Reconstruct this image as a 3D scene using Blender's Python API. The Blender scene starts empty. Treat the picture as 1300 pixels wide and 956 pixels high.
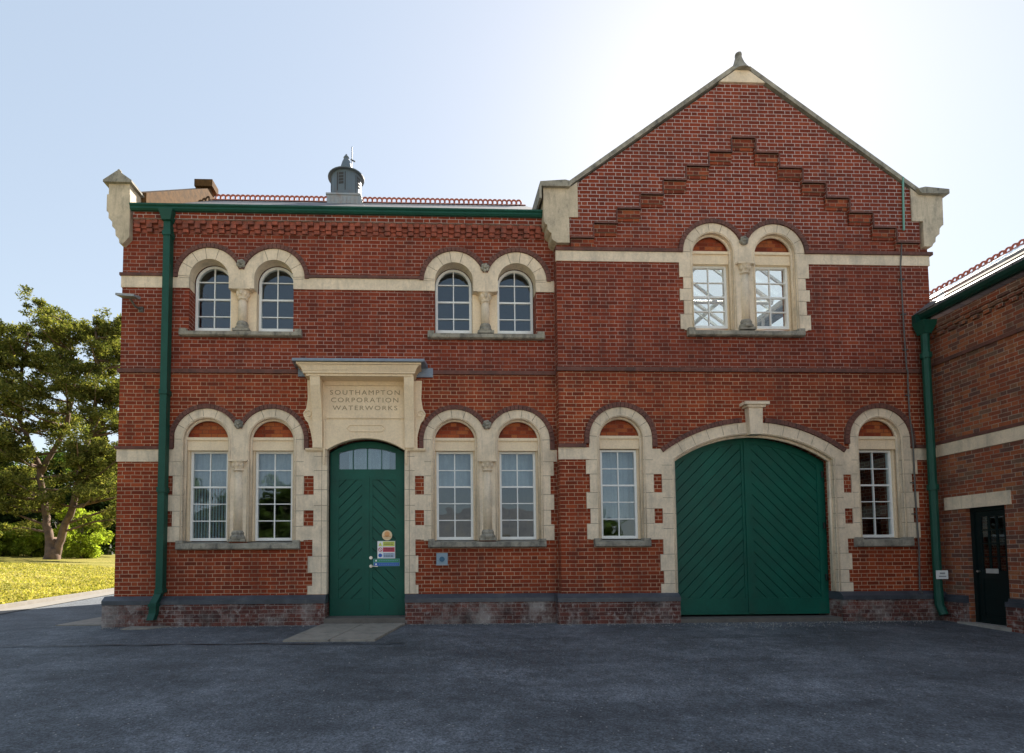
import bpy, math, random
import numpy as np
from math import sin, cos, pi, radians, sqrt, atan2
from mathutils import Vector, Matrix
from mathutils.geometry import delaunay_2d_cdt

random.seed(7)
RNG = np.random.default_rng(11)
scene = bpy.context.scene
COL = scene.collection

# ------------------------------------------------------------------ helpers
class G:                                   # little node-graph builder
    def __init__(s, nt): s.nt = nt
    def n(s, t, **k):
        x = s.nt.nodes.new(t)
        for a, b in k.items(): setattr(x, a, b)
        return x
    def link(s, a, b): s.nt.links.new(a, b)
    def put(s, sock, v):
        if hasattr(v, 'is_linked') or hasattr(v, 'links'): s.link(v, sock)
        else: sock.default_value = v
    def m(s, op, a, b=0.0, c=None):
        x = s.n('ShaderNodeMath', operation=op)
        s.put(x.inputs[0], a); s.put(x.inputs[1], b)
        if c is not None: s.put(x.inputs[2], c)
        return x.outputs[0]
    def mix(s, f, a, b, blend='MIX'):
        x = s.n('ShaderNodeMix', data_type='RGBA', blend_type=blend)
        s.put(x.inputs[0], f)
        s.put(x.inputs[6], a if not isinstance(a, tuple) else (*a[:3], 1))
        s.put(x.inputs[7], b if not isinstance(b, tuple) else (*b[:3], 1))
        return x.outputs[2]
    def noise(s, vec, scale, detail=3.0, rough=.55, out='Fac', dim='3D'):
        x = s.n('ShaderNodeTexNoise', noise_dimensions=dim)
        s.link(vec, x.inputs['Vector']); x.inputs['Scale'].default_value = scale
        x.inputs['Detail'].default_value = detail; x.inputs['Roughness'].default_value = rough
        return x.outputs[out]
    def ramp(s, f, stops, interp='LINEAR'):
        x = s.n('ShaderNodeValToRGB'); x.color_ramp.interpolation = interp
        e = x.color_ramp.elements
        while len(e) > 1: e.remove(e[-1])
        e[0].position = stops[0][0]; e[0].color = (*stops[0][1], 1) if isinstance(stops[0][1], tuple) else (stops[0][1],)*3 + (1,)
        for p, c in stops[1:]:
            q = e.new(p); q.color = (*c, 1) if isinstance(c, tuple) else (c, c, c, 1)
        s.link(f, x.inputs[0]); return x.outputs[0]
    def combine(s, x, y, z):
        n = s.n('ShaderNodeCombineXYZ'); s.put(n.inputs[0], x); s.put(n.inputs[1], y); s.put(n.inputs[2], z); return n.outputs[0]

def new_mat(name):
    m = bpy.data.materials.new(name); m.use_nodes = True
    nt = m.node_tree; nt.nodes.clear(); g = G(nt)
    out = g.n('ShaderNodeOutputMaterial'); b = g.n('ShaderNodeBsdfPrincipled')
    g.link(b.outputs[0], out.inputs[0])
    geo = g.n('ShaderNodeNewGeometry')
    return m, g, b, geo.outputs['Position'], geo, out

def bump(g, b, h, strength=.4, dist=.01):
    x = g.n('ShaderNodeBump'); x.inputs['Strength'].default_value = strength; x.inputs['Distance'].default_value = dist
    g.link(h, x.inputs['Height']); g.link(x.outputs[0], b.inputs['Normal'])

def brick_mat(name, cols, mortar, zoff=0.0, stain=None, mortar_amt=.125, patch=.35, whiten=False, rough=.8):
    m, g, b, P, geo, out = new_mat(name)
    sep = g.n('ShaderNodeSeparateXYZ'); g.link(P, sep.inputs[0])
    sn = g.n('ShaderNodeSeparateXYZ'); g.link(geo.outputs['True Normal'], sn.inputs[0])
    side = g.m('GREATER_THAN', g.m('ABSOLUTE', sn.outputs[0]), .7)
    wob = g.noise(P, 3.0, 2.0)
    wob = g.m('MULTIPLY', g.m('SUBTRACT', wob, .5), .012)
    x = g.m('ADD', g.m('MULTIPLY', sep.outputs[0], g.m('SUBTRACT', 1.0, side)), g.m('MULTIPLY', sep.outputs[1], side))
    z = g.m('ADD', g.m('ADD', sep.outputs[2], zoff), wob)
    row = g.m('FLOOR', g.m('DIVIDE', z, .0737))
    fz = g.m('FRACT', g.m('DIVIDE', z, .0737))
    jit = g.n('ShaderNodeTexWhiteNoise', noise_dimensions='1D'); g.link(row, jit.inputs['W'])
    u = g.m('ADD', g.m('DIVIDE', x, .3375), g.m('ADD', g.m('MULTIPLY', row, .5), g.m('MULTIPLY', jit.outputs['Value'], .05)))
    cell = g.m('FLOOR', u); fu = g.m('FRACT', u)
    head = g.m('GREATER_THAN', fu, .667)
    # distance to vertical joint in u
    d1 = g.m('MINIMUM', fu, g.m('SUBTRACT', 1.0, fu))
    d2 = g.m('ABSOLUTE', g.m('SUBTRACT', fu, .667))
    du = g.m('MULTIPLY', g.m('MINIMUM', d1, d2), .3375)
    dz = g.m('MULTIPLY', g.m('MINIMUM', fz, g.m('SUBTRACT', 1.0, fz)), .0737)
    d = g.m('MINIMUM', du, dz)
    rag = g.m('MULTIPLY', g.m('SUBTRACT', g.noise(P, 60.0, 2.0), .5), .004)
    mort = g.n('ShaderNodeMapRange', interpolation_type='SMOOTHSTEP'); g.link(g.m('ADD', d, rag), mort.inputs[0])
    hw = mortar_amt * .0375
    mort.inputs[1].default_value = hw * .6; mort.inputs[2].default_value = hw * 1.5
    mort.inputs[3].default_value = 1; mort.inputs[4].default_value = 0
    wn = g.n('ShaderNodeTexWhiteNoise', noise_dimensions='3D')
    g.link(g.combine(g.m('ADD', g.m('MULTIPLY', cell, 2.0), head), row, side), wn.inputs['Vector'])
    base = g.ramp(wn.outputs['Value'], [(i/(len(cols)-1)*.94+.03, c) for i, c in enumerate(cols)])
    big = g.ramp(g.noise(P, .8, 4.0), [(.35, 0.0), (.68, 1.0)])
    base = g.mix(g.m('MULTIPLY', big, patch), base, tuple(c*.55 for c in cols[0]))
    fine = g.ramp(g.noise(P, 45.0, 3.0), [(.3, .78), (.7, 1.12)])
    base = g.mix(1.0, base, fine, 'MULTIPLY')
    mc = g.mix(g.ramp(g.noise(P, 1.7, 4.0), [(.38, 0.0), (.7, 1.0)]), mortar, tuple(c*.55 for c in mortar))
    if whiten:                              # lime bloom on the top courses under the gutter
        w = g.m('MULTIPLY', g.ramp(sep.outputs[2], [(0, 0.0), (1, 1.0)]), 0.0)
        mr = g.n('ShaderNodeMapRange'); g.link(sep.outputs[2], mr.inputs[0]); mr.inputs[1].default_value = 7.3; mr.inputs[2].default_value = 7.7
        mc = g.mix(g.m('MULTIPLY', mr.outputs[0], .7), mc, (.62, .56, .5))
    col = g.mix(mort.outputs[0], base, mc)
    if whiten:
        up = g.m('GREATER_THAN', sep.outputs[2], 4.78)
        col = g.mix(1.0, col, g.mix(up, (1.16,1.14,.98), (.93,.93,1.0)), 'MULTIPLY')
        soot = g.ramp(g.noise(P, .55, 5.0, .65), [(.42, 0.0), (.75, 1.0)])
        col = g.mix(g.m('MULTIPLY', soot, .35), col, (.075,.035,.028))
    # faint soot and damp drips
    drip = g.n('ShaderNodeMapping'); drip.inputs['Scale'].default_value = (2.2, 2.2, .35); g.link(P, drip.inputs[0])
    dr = g.ramp(g.noise(drip.outputs[0], 1.6, 5.0, .65), [(.5, 0.0), (.78, 1.0)])
    col = g.mix(g.m('MULTIPLY', dr, .52), col, (.055, .03, .026))
    if stain:
        for sc, lo, hi, c, amt in stain:
            f = g.ramp(g.noise(P, sc, 6.0, .7), [(lo, 0.0), (hi, 1.0)])
            col = g.mix(g.m('MULTIPLY', f, amt), col, c)
    g.link(col, b.inputs['Base Color']); b.inputs['Roughness'].default_value = rough
    b.inputs['Specular IOR Level'].default_value = .15
    h = g.m('ADD', g.m('SUBTRACT', 1.0, mort.outputs[0]), g.m('MULTIPLY', wn.outputs['Value'], .25))
    bump(g, b, h, .55, .006)
    return m

def plain_mat(name, col, var=.15, scale=6.0, rough=.7, col2=None, stain=None, drip=None, metal=0, bmp=.15, spec=.5, fine=True):
    m, g, b, P, geo, out = new_mat(name)
    c = g.mix(g.ramp(g.noise(P, scale, 5.0, .65), [(.3, 0.0), (.72, 1.0)]), tuple(x*(1+var) for x in col), col2 or tuple(x*(1-var) for x in col))
    if fine: c = g.mix(1.0, c, g.ramp(g.noise(P, scale*14, 3.0), [(.25, .9), (.75, 1.08)]), 'MULTIPLY')
    if stain:
        for sc, lo, hi, cc, amt in stain:
            mp = g.n('ShaderNodeMapping'); mp.inputs['Scale'].default_value = (1, 1, .5); g.link(P, mp.inputs[0])
            f = g.ramp(g.noise(mp.outputs[0], sc, 6.0, .7), [(lo, 0.0), (hi, 1.0)])
            c = g.mix(g.m('MULTIPLY', f, amt), c, cc)
    if drip:
        mp = g.n('ShaderNodeMapping'); mp.inputs['Scale'].default_value = (9, 9, .9); g.link(P, mp.inputs[0])
        f = g.ramp(g.noise(mp.outputs[0], 1.0, 5.0, .7), [(.52, 0.0), (.74, 1.0)])
        c = g.mix(g.m('MULTIPLY', f, drip), c, (.20,.17,.13))
    g.link(c, b.inputs['Base Color']); b.inputs['Roughness'].default_value = rough; b.inputs['Metallic'].default_value = metal
    b.inputs['Specular IOR Level'].default_value = spec
    bump(g, b, g.noise(P, scale*8, 4.0), bmp, .01)
    return m

RED = [(.17,.030,.014), (.225,.038,.016), (.26,.044,.018), (.29,.051,.020), (.34,.070,.027)]
M = {}
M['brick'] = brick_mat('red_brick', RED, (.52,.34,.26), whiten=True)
M['brick_plinth'] = brick_mat('weathered_plinth_brick', [(.10,.04,.035),(.16,.055,.04),(.22,.07,.05)], (.28,.22,.19),
    stain=[(1.6,.48,.66,(.42,.39,.36),.55),(9,.52,.72,(.5,.47,.44),.6),(2.3,.5,.7,(.03,.027,.026),.75)], patch=.6)
M['brick_wing'] = brick_mat('mottled_brick', [(.15,.075,.06),(.25,.075,.04),(.33,.085,.04),(.40,.14,.06),(.19,.11,.075)], (.40,.31,.24),
    stain=[(1.1,.52,.74,(.10,.075,.05),.6)], patch=.4)
M['rubbed'] = plain_mat('rubbed_red_brick', (.42,.10,.035), .5, 16, .8, col2=(.16,.045,.025))
M['hood'] = plain_mat('dark_moulded_brick', (.14,.055,.04), .3, 9, .8, stain=[(3,.5,.7,(.04,.03,.028),.7)])
M['corbel'] = plain_mat('corbel_brick', (.32,.075,.04), .3, 9, .8, col2=(.12,.04,.028), stain=[(4,.5,.7,(.06,.035,.03),.6)])
M['blue'] = plain_mat('blue_engineering_brick', (.055,.062,.075), .3, 5, .38, stain=[(2.5,.55,.72,(.16,.16,.16),.5)])
M['step'] = brick_mat('stepped_corbel_brick', [(.12,.028,.016),(.20,.040,.02),(.29,.055,.024),(.36,.09,.035)], (.40,.27,.2))
M['stone'] = plain_mat('bath_stone', (.80,.65,.48), .06, 2.2, .85, col2=(.62,.51,.375), drip=.38,
    stain=[(2.4,.50,.74,(.30,.27,.22),.55),(14,.56,.75,(.36,.32,.26),.5)], bmp=.3)
M['stone_worn'] = plain_mat('weathered_kneeler_stone', (.62,.51,.37), .12, 2.5, .9, col2=(.44,.37,.27), stain=[(4,.5,.7,(.20,.18,.15),.7),(12,.58,.72,(.1,.09,.08),.5)], drip=.5, bmp=.4)
M['stone_clean'] = plain_mat('clean_bath_stone', (.82,.655,.45), .05, 2.5, .82, col2=(.74,.58,.40), drip=.14, stain=[(5,.6,.8,(.4,.34,.25),.35)], bmp=.2)
M['stone_dark'] = plain_mat('lichened_stone', (.33,.30,.24), .2, 4, .9, col2=(.17,.155,.13), stain=[(9,.5,.66,(.09,.085,.075),.8)], bmp=.4)
M['letter'] = plain_mat('cut_letter_stone', (.33,.245,.15), .1, 10, .9)
M['joint'] = plain_mat('stone_joint', (.22,.18,.135), .1, 10, .9)
M['green'] = plain_mat('green_gloss_paint', (.003,.092,.062), .10, 1.4, .45, col2=(.004,.066,.046), bmp=.12, spec=.28, stain=[(3,.56,.8,(.03,.075,.055),.5),(7,.6,.75,(.01,.03,.025),.5)])
M['green_dark'] = plain_mat('dark_green_paint', (.004,.012,.012), .15, 5, .4, bmp=.05, spec=.3)
M['green_pipe'] = plain_mat('green_pipe_paint', (.008,.066,.044), .15, 4, .5, bmp=.08, spec=.3)
M['white'] = plain_mat('white_window_paint', (.78,.78,.76), .05, 9, .45, bmp=.05)
M['lead'] = plain_mat('grey_lead', (.20,.24,.30), .2, 6, .45, bmp=.2)
M['zinc'] = plain_mat('weathered_zinc', (.23,.26,.28), .25, 5, .45, col2=(.33,.30,.27), metal=.3, stain=[(5,.55,.7,(.25,.12,.07),.6)])
M['zinc_dark'] = plain_mat('dark_weathered_zinc', (.075,.105,.13), .25, 5, .5, col2=(.11,.13,.145), stain=[(5,.55,.7,(.16,.09,.06),.5)])
M['flash'] = plain_mat('buff_flashing', (.16,.125,.085), .15, 5, .9, spec=.1)
M['crest'] = plain_mat('red_crest_tile', (.36,.11,.07), .2, 9, .75)
M['steel'] = plain_mat('brushed_steel', (.6,.6,.58), .1, 9, .3, metal=1)
M['dark'] = plain_mat('dark_interior', (.05,.05,.052), .2, 3, .9, bmp=0)
M['room'] = plain_mat('interior_plaster', (.22,.21,.19), .1, 3, .9, bmp=0)
M['concrete'] = plain_mat('concrete', (.30,.28,.25), .15, 3, .9, stain=[(4,.5,.7,(.16,.15,.135),.5)], bmp=.3)
M['paving'] = plain_mat('paving_slab', (.27,.24,.20), .12, 2.5, .9, stain=[(5,.5,.72,(.12,.11,.1),.6)], bmp=.3)
M['paving_dark'] = plain_mat('worn_dark_step', (.13,.115,.10), .2, 5, .9, bmp=.3)
M['path'] = plain_mat('path_concrete', (.17,.155,.135), .15, 3, .9)
M['bark'] = plain_mat('pine_bark', (.16,.10,.065), .3, 2.5, .95, col2=(.06,.042,.033), bmp=.8)
M['bark2'] = plain_mat('grey_bark', (.11,.09,.07), .3, 4, .95, bmp=.8)
M['blind'] = plain_mat('net_curtain', (.34,.40,.46), .12, 4, .9, bmp=0)
M['metalgrey'] = plain_mat('grey_metal', (.30,.31,.32), .1, 6, .5)
M['conduit'] = plain_mat('dark_conduit', (.09,.085,.08), .2, 6, .5)
M['render'] = plain_mat('pale_render', (.42,.40,.37), .1, 1, .9)

def flat(name, col, rough=.5):
    m, g, b, P, geo, out = new_mat(name); b.inputs['Base Color'].default_value = (*col, 1); b.inputs['Roughness'].default_value = rough; return m
for n_, c_ in dict(s_white=(.8,.8,.78), s_yellow=(.62,.66,.12), s_red=(.55,.05,.09), s_blue=(.03,.11,.45), s_green=(.03,.28,.12), s_pale=(.42,.52,.68),
                   s_orange=(.75,.36,.13), s_cream=(.8,.62,.38), s_black=(.02,.02,.02), s_lightblue=(.16,.33,.44), s_teal=(.10,.3,.33)).items():
    M[n_] = flat(n_, c_)

def slate():
    m, g, b, P, geo, out = new_mat('slate_roof')
    sep = g.n('ShaderNodeSeparateXYZ'); g.link(P, sep.inputs[0])
    br = g.n('ShaderNodeTexBrick'); br.inputs['Scale'].default_value = 1; br.inputs['Brick Width'].default_value = .28; br.inputs['Row Height'].default_value = .13
    br.inputs['Mortar Size'].default_value = .008
    g.link(g.combine(g.m('ADD', sep.outputs[0], g.m('MULTIPLY', sep.outputs[1], 1.0)), sep.outputs[2], 0.0), br.inputs[0])
    br.inputs['Color1'].default_value = (.13,.135,.15,1); br.inputs['Color2'].default_value = (.19,.185,.19,1); br.inputs['Mortar'].default_value = (.03,.03,.03,1)
    c = g.mix(g.m('MULTIPLY', g.ramp(g.noise(P, 2.5, 5.0), [(.5, 0.0), (.75, 1.0)]), .5), br.outputs[0], (.24,.21,.14))
    g.link(c, b.inputs['Base Color']); b.inputs['Roughness'].default_value = .6; b.inputs['Specular IOR Level'].default_value = .25
    bump(g, b, br.outputs['Fac'], .12, -.004); return m
M['slate'] = slate()

def glass_mat(name, ior=1.95, tint=(.75,.8,.8), extra=.0):
    m = bpy.data.materials.new(name); m.use_nodes = True; nt = m.node_tree; nt.nodes.clear(); g = G(nt)
    out = g.n('ShaderNodeOutputMaterial'); t = g.n('ShaderNodeBsdfTransparent'); t.inputs[0].default_value = (*tint, 1)
    gl = g.n('ShaderNodeBsdfGlossy'); gl.inputs['Roughness'].default_value = .015; gl.inputs['Color'].default_value = (.82,.93,1,1)
    geo = g.n('ShaderNodeNewGeometry'); f0 = ((ior-1)/(ior+1))**2
    dt = g.n('ShaderNodeVectorMath', operation='DOT_PRODUCT'); g.link(geo.outputs['Incoming'], dt.inputs[0]); g.link(geo.outputs['Normal'], dt.inputs[1])
    fr = g.m('ADD', g.m('MULTIPLY', g.m('POWER', g.m('SUBTRACT', 1.0, g.m('ABSOLUTE', dt.outputs['Value'])), 5.0), 1-f0), f0+extra)
    bp = g.n('ShaderNodeBump'); bp.inputs['Strength'].default_value = .22; bp.inputs['Distance'].default_value = .02
    nz = g.noise(geo.outputs['Position'], 2.2, 1.0); g.link(nz, bp.inputs['Height'])
    g.link(bp.outputs[0], gl.inputs['Normal'])
    mx = g.n('ShaderNodeMixShader'); g.link(fr, mx.inputs[0]); g.link(t.outputs[0], mx.inputs[1]); g.link(gl.outputs[0], mx.inputs[2])
    g.link(mx.outputs[0], out.inputs[0]); return m
M['glass'] = glass_mat('window_glass')
M['roofglass'] = glass_mat('roof_glass', 1.45, (.93,.93,.9))

def asphalt():
    m, g, b, P, geo, out = new_mat('asphalt')
    c = g.ramp(g.noise(P, .55, 6.0, .6), [(.3, (.048,.054,.062)), (.5, (.085,.094,.106)), (.74, (.15,.162,.18))])
    st = g.n('ShaderNodeMapping'); st.inputs['Scale'].default_value = (.35, 1.6, 1); st.inputs['Rotation'].default_value = (0,0,.15); g.link(P, st.inputs[0])
    c = g.mix(g.m('MULTIPLY', g.ramp(g.noise(st.outputs[0], 1.0, 5.0, .6), [(.48, 0.0), (.7, 1.0)]), .6), c, (.036,.041,.048))
    v = g.n('ShaderNodeTexVoronoi'); g.link(P, v.inputs['Vector']); v.inputs['Scale'].default_value = 75
    wn = g.ramp(v.outputs['Color'], [(.2, .55), (.8, 1.5)])
    c = g.mix(.85, c, g.mix(1.0, c, wn, 'MULTIPLY'))
    md = g.ramp(g.noise(P, 5.0, 6.0, .7), [(.30, .62), (.5, 1.0), (.72, 1.5)]); c = g.mix(1.0, c, md, 'MULTIPLY')
    ag = g.ramp(g.noise(P, 38.0, 3.0, .7), [(.3, .6), (.7, 1.5)]); c = g.mix(1.0, c, ag, 'MULTIPLY')
    spk = g.n('ShaderNodeTexVoronoi'); g.link(P, spk.inputs['Vector']); spk.inputs['Scale'].default_value = 11
    c = g.mix(g.ramp(spk.outputs['Distance'], [(.06, .9), (.11, 0.0)]), c, (.42,.40,.37))
    g.link(c, b.inputs['Base Color']); b.inputs['Roughness'].default_value = .75
    hh = g.m('ADD', v.outputs['Distance'], g.m('MULTIPLY', g.noise(P, 3.0, 4.0), 2.0))
    bump(g, b, hh, .5, .012); return m
M['asphalt'] = asphalt()
def grass_mat():
    m, g, b, P, geo, out = new_mat('lawn_grass')
    c = g.ramp(g.noise(P, .5, 6.0, .65), [(.3, (.12,.125,.02)), (.5, (.20,.175,.035)), (.72, (.30,.25,.08))])
    c = g.mix(1.0, c, g.ramp(g.noise(P, 25.0, 4.0), [(.3, .6), (.7, 1.3)]), 'MULTIPLY')
    g.link(c, b.inputs['Base Color']); b.inputs['Roughness'].default_value = .9; b.inputs['Specular IOR Level'].default_value = .1
    bump(g, b, g.noise(P, 30.0, 5.0), .8, .04); return m
M['grass'] = grass_mat()
def leaf_mat(name, cols, trans=.35):
    m = bpy.data.materials.new(name); m.use_nodes = True; nt = m.node_tree; nt.nodes.clear(); g = G(nt)
    out = g.n('ShaderNodeOutputMaterial'); geo = g.n('ShaderNodeNewGeometry')
    c = g.ramp(geo.outputs['Random Per Island'], [(i/(len(cols)-1), x) for i, x in enumerate(cols)])
    c = g.mix(1.0, c, g.ramp(g.noise(geo.outputs['Position'], .9, 4.0), [(.3, .65), (.7, 1.35)]), 'MULTIPLY')
    d = g.n('ShaderNodeBsdfDiffuse'); t = g.n('ShaderNodeBsdfTranslucent'); g.link(c, d.inputs[0]); g.link(g.mix(1.0, c, (1.25,1.3,.6), 'MULTIPLY'), t.inputs[0])
    mx = g.n('ShaderNodeMixShader'); mx.inputs[0].default_value = trans; g.link(d.outputs[0], mx.inputs[1]); g.link(t.outputs[0], mx.inputs[2]); g.link(mx.outputs[0], out.inputs[0])
    return m
M['pine'] = leaf_mat('pine_needles', [(.05,.065,.018),(.105,.12,.034),(.17,.17,.05),(.26,.235,.08)], .42)
M['conifer'] = leaf_mat('dark_conifer_leaves', [(.010,.018,.008),(.02,.035,.013),(.035,.05,.018)], .15)
M['shrub'] = leaf_mat('bright_shrub_leaves', [(.16,.22,.03),(.28,.34,.05),(.40,.44,.09)], .5)
M['oak'] = leaf_mat('broad_leaves', [(.03,.05,.014),(.06,.10,.022),(.11,.15,.035)], .4)

# ---------------------------------------------------------------- mesh builder
def wloc(o):
    v = Vector((0, 0, 0))
    while o: v += o.location; o = o.parent
    return v

def fix(p):                                  # make a polygon counter-clockwise
    a = sum(p[i][0]*p[(i+1) % len(p)][1]-p[(i+1) % len(p)][0]*p[i][1] for i in range(len(p))); return p if a > 0 else p[::-1]

class MB:
    def __init__(s, T=None): s.v = []; s.f = []; s.T = T
    def add(s, vs, fs):
        k = len(s.v)
        s.v += [s.T(*p) if s.T else tuple(p) for p in vs]; s.f += [tuple(i + k for i in f) for f in fs]; return s
    def box(s, x0, x1, y0, y1, z0, z1):
        vs = [(x0,y0,z0),(x1,y0,z0),(x1,y1,z0),(x0,y1,z0),(x0,y0,z1),(x1,y0,z1),(x1,y1,z1),(x0,y1,z1)]
        return s.add(vs, [(0,3,2,1),(4,5,6,7),(0,1,5,4),(1,2,6,5),(2,3,7,6),(3,0,4,7)])
    def region(s, polys, rule, y0, y1, back=False):
        """2-D boolean of polygons in the x-z plane, extruded from y0 (front) to y1."""
        pts = []; faces = []
        for p in polys:
            p = fix(p)
            k = len(pts); pts += [Vector(q) for q in p]; faces.append(list(range(k, k + len(p))))
        V, E, F, ov, oe, of = delaunay_2d_cdt(pts, [], faces, 0, 1e-5)
        keep = [f for f, o in zip(F, of) if rule(set(o))]
        used = {}
        for f in keep:
            for a, b in zip(f, f[1:] + f[:1] if isinstance(f, list) else tuple(f[1:]) + (f[0],)):
                used[(a, b)] = 1
        n = len(V)
        vs = [(q[0], y0, q[1]) for q in V] + [(q[0], y1, q[1]) for q in V]
        fs = [tuple(f) for f in keep]
        if back: fs += [tuple(i + n for i in reversed(f)) for f in keep]
        for (a, b) in used:
            if (b, a) not in used: fs.append((b, a, a + n, b + n))
        return s.add(vs, fs)
    def solid(s, adds, subs, y0, y1, back=False):
        na = len(adds)
        return s.region(list(adds) + list(subs), lambda o: any(i < na for i in o) and not any(i >= na for i in o), y0, y1, back)
    def prism(s, poly, y0, y1):             # convex or simple polygon in x-z
        n = len(poly); vs = [(x, y0, z) for x, z in poly] + [(x, y1, z) for x, z in poly]
        return s.add(vs, [tuple(range(n)), tuple(range(2*n - 1, n - 1, -1))] + [((i + 1) % n, i, i + n, (i + 1) % n + n) for i in range(n)])
    def xprism(s, poly, x0, x1):            # polygon in y-z extruded along x
        n = len(poly); vs = [(x0, y, z) for y, z in poly] + [(x1, y, z) for y, z in poly]
        return s.add(vs, [tuple(range(n - 1, -1, -1)), tuple(range(n, 2*n))] + [(i, (i + 1) % n, (i + 1) % n + n, i + n) for i in range(n)])
    def tube(s, path, r, n=10, cap=True, sq=None):
        path = [Vector(p) for p in path]; rr = r if isinstance(r, (list, tuple)) else [r]*len(path)
        vs = []; fs = []; up = Vector((0, 0, 1)); prev = None
        for i, p in enumerate(path):
            d = (path[min(i+1, len(path)-1)] - path[max(i-1, 0)]).normalized()
            if prev is None:
                a = d.cross(up if abs(d.z) < .9 else Vector((0, 1, 0))).normalized()
            else: a = (prev - d * prev.dot(d)).normalized()
            prev = a; b = d.cross(a)
            for k in range(n):
                t = 2*pi*(k + .5)/n
                vs.append(tuple(p + (a*cos(t) + b*sin(t)) * rr[i]))
        for i in range(len(path) - 1):
            for k in range(n):
                fs.append((i*n + k, i*n + (k+1) % n, (i+1)*n + (k+1) % n, (i+1)*n + k))
        if cap: fs += [tuple(reversed(range(n))), tuple(range((len(path)-1)*n, len(path)*n))]
        return s.add(vs, fs)
    def lathe(s, cx, cy, prof, n=20, z0=0):  # prof: (r, z)
        vs = []; fs = []
        for r, z in prof:
            for k in range(n): t = 2*pi*k/n; vs.append((cx + r*cos(t), cy + r*sin(t), z + z0))
        for i in range(len(prof)-1):
            for k in range(n): fs.append((i*n + k, i*n + (k+1) % n, (i+1)*n + (k+1) % n, (i+1)*n + k))
        fs += [tuple(reversed(range(n))), tuple(range((len(prof)-1)*n, len(prof)*n))]
        return s.add(vs, fs)
    def disc(s, cx, cz, r, y0, y1, n=24): return s.prism([(cx + r*cos(2*pi*k/n), cz + r*sin(2*pi*k/n)) for k in range(n)], y0, y1)
    def build(s, name, mat, parent=None, smooth=False):
        me = bpy.data.meshes.new(name); o = bpy.data.objects.new(name, me); COL.objects.link(o)
        if parent is not None: o.parent = parent
        off = wloc(parent) if parent is not None else Vector((0, 0, 0))
        v = np.array(s.v, float).reshape(-1, 3) - np.array(off)
        me.from_pydata(v.tolist(), [], s.f); me.materials.append(M[mat] if isinstance(mat, str) else mat)
        if smooth: me.polygons.foreach_set('use_smooth', [True]*len(me.polygons))
        me.update(); return o

def tag(o, label=None, cat=None, group=None, kind=None):
    if label: o['label'] = label
    if cat: o['category'] = cat
    if group: o['group'] = group
    if kind: o['kind'] = kind
    return o
def empty(name, loc): 
    o = bpy.data.objects.new(name, None); COL.objects.link(o); o.location = loc; o.empty_display_size = .2; return o
def rect(x0, x1, z0, z1): return [(x0, z0), (x1, z0), (x1, z1), (x0, z1)]
def arc(cx, cz, r, a0, a1, n=24): return [(cx + r*cos(a0 + (a1-a0)*k/n), cz + r*sin(a0 + (a1-a0)*k/n)) for k in range(n+1)]
def arched(cx, hw, z0, zs, r=None, n=24):     # opening: rectangle with semicircular head
    return [(cx-hw, z0), (cx+hw, z0)] + arc(cx, zs, hw, 0, pi, n)
def segmental(x0, x1, z0, zs, zc, n=28):
    cx = (x0+x1)/2; w = (x1-x0)/2; h = zc-zs; R = (w*w+h*h)/(2*h); cz = zc-R; a = math.asin(w/R)
    return [(x0, z0), (x1, z0)] + arc(cx, cz, R, pi/2-a, pi/2+a, n)

# ================================================================= BUILDING
GY = -.22                                   # front of the gabled bay
bld = empty('brick_building', (2, 0, 0))
tag(bld, 'red brick waterworks building with pale stone arches, a gabled bay and large green doors', 'building')

CL = (-4.205, -2.985); CR = (.465, 1.685); CG = (5.465, 6.695); CS = (3.585, 8.615)
ZL = 3.455; ZU = 6.58; ZG = 7.085

# ---- brick walls
door_open = segmental(-1.95, -.495, -.1, 3.28, 3.50)
gate_open = segmental(4.60, 7.68, -.1, 3.06, 3.54)
def grow(p, d):                              # crude outward offset about the centroid
    cx = (min(q[0] for q in p)+max(q[0] for q in p))/2; cz = (min(q[1] for q in p)+max(q[1] for q in p))/2
    w = (max(q[0] for q in p)-min(q[0] for q in p))/2; h = (max(q[1] for q in p)-min(q[1] for q in p))/2
    return [(cx+(q[0]-cx)*(w+d)/w, cz+(q[1]-cz)*(h+d)/h) for q in p]
subs = [grow(door_open, .03)]
for c in CL + CR:
    subs.append(grow(arched(c, .42, 1.5, ZL), .03))
    subs.append([(c-.372, 5.50), (c+.372, 5.50), (c+.372, 6.40)] + [(x, z) for x, z in arc(c, ZU, .40, 0, pi)] + [(c-.372, 6.40)])
subs += [rect(CL[0]+.3, CL[1]-.3, 5.50, 6.40), rect(CR[0]+.3, CR[1]-.3, 5.50, 6.40)]
m = MB(); m.solid([rect(-5.83, 2.42, 0, 7.86)], subs, 0, .36, True)
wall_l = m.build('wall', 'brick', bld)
subs = [grow(gate_open, .03)]
for c in CS: subs.append(grow(arched(c, .42, 1.5, ZL), .03))
for c in CG: subs.append(grow(arched(c, .40, 5.58, ZG), .12))
APX = 6.12
gab = [(2.42, 0), (9.78, 0), (9.78, 8.26), (9.62, 8.26), (6.30, 10.66), (5.94, 10.66), (2.62, 8.26), (2.42, 8.26)]
m = MB(); m.solid([gab], subs, GY, .36, True)
m.build('gable_wall', 'brick', bld)

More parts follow.
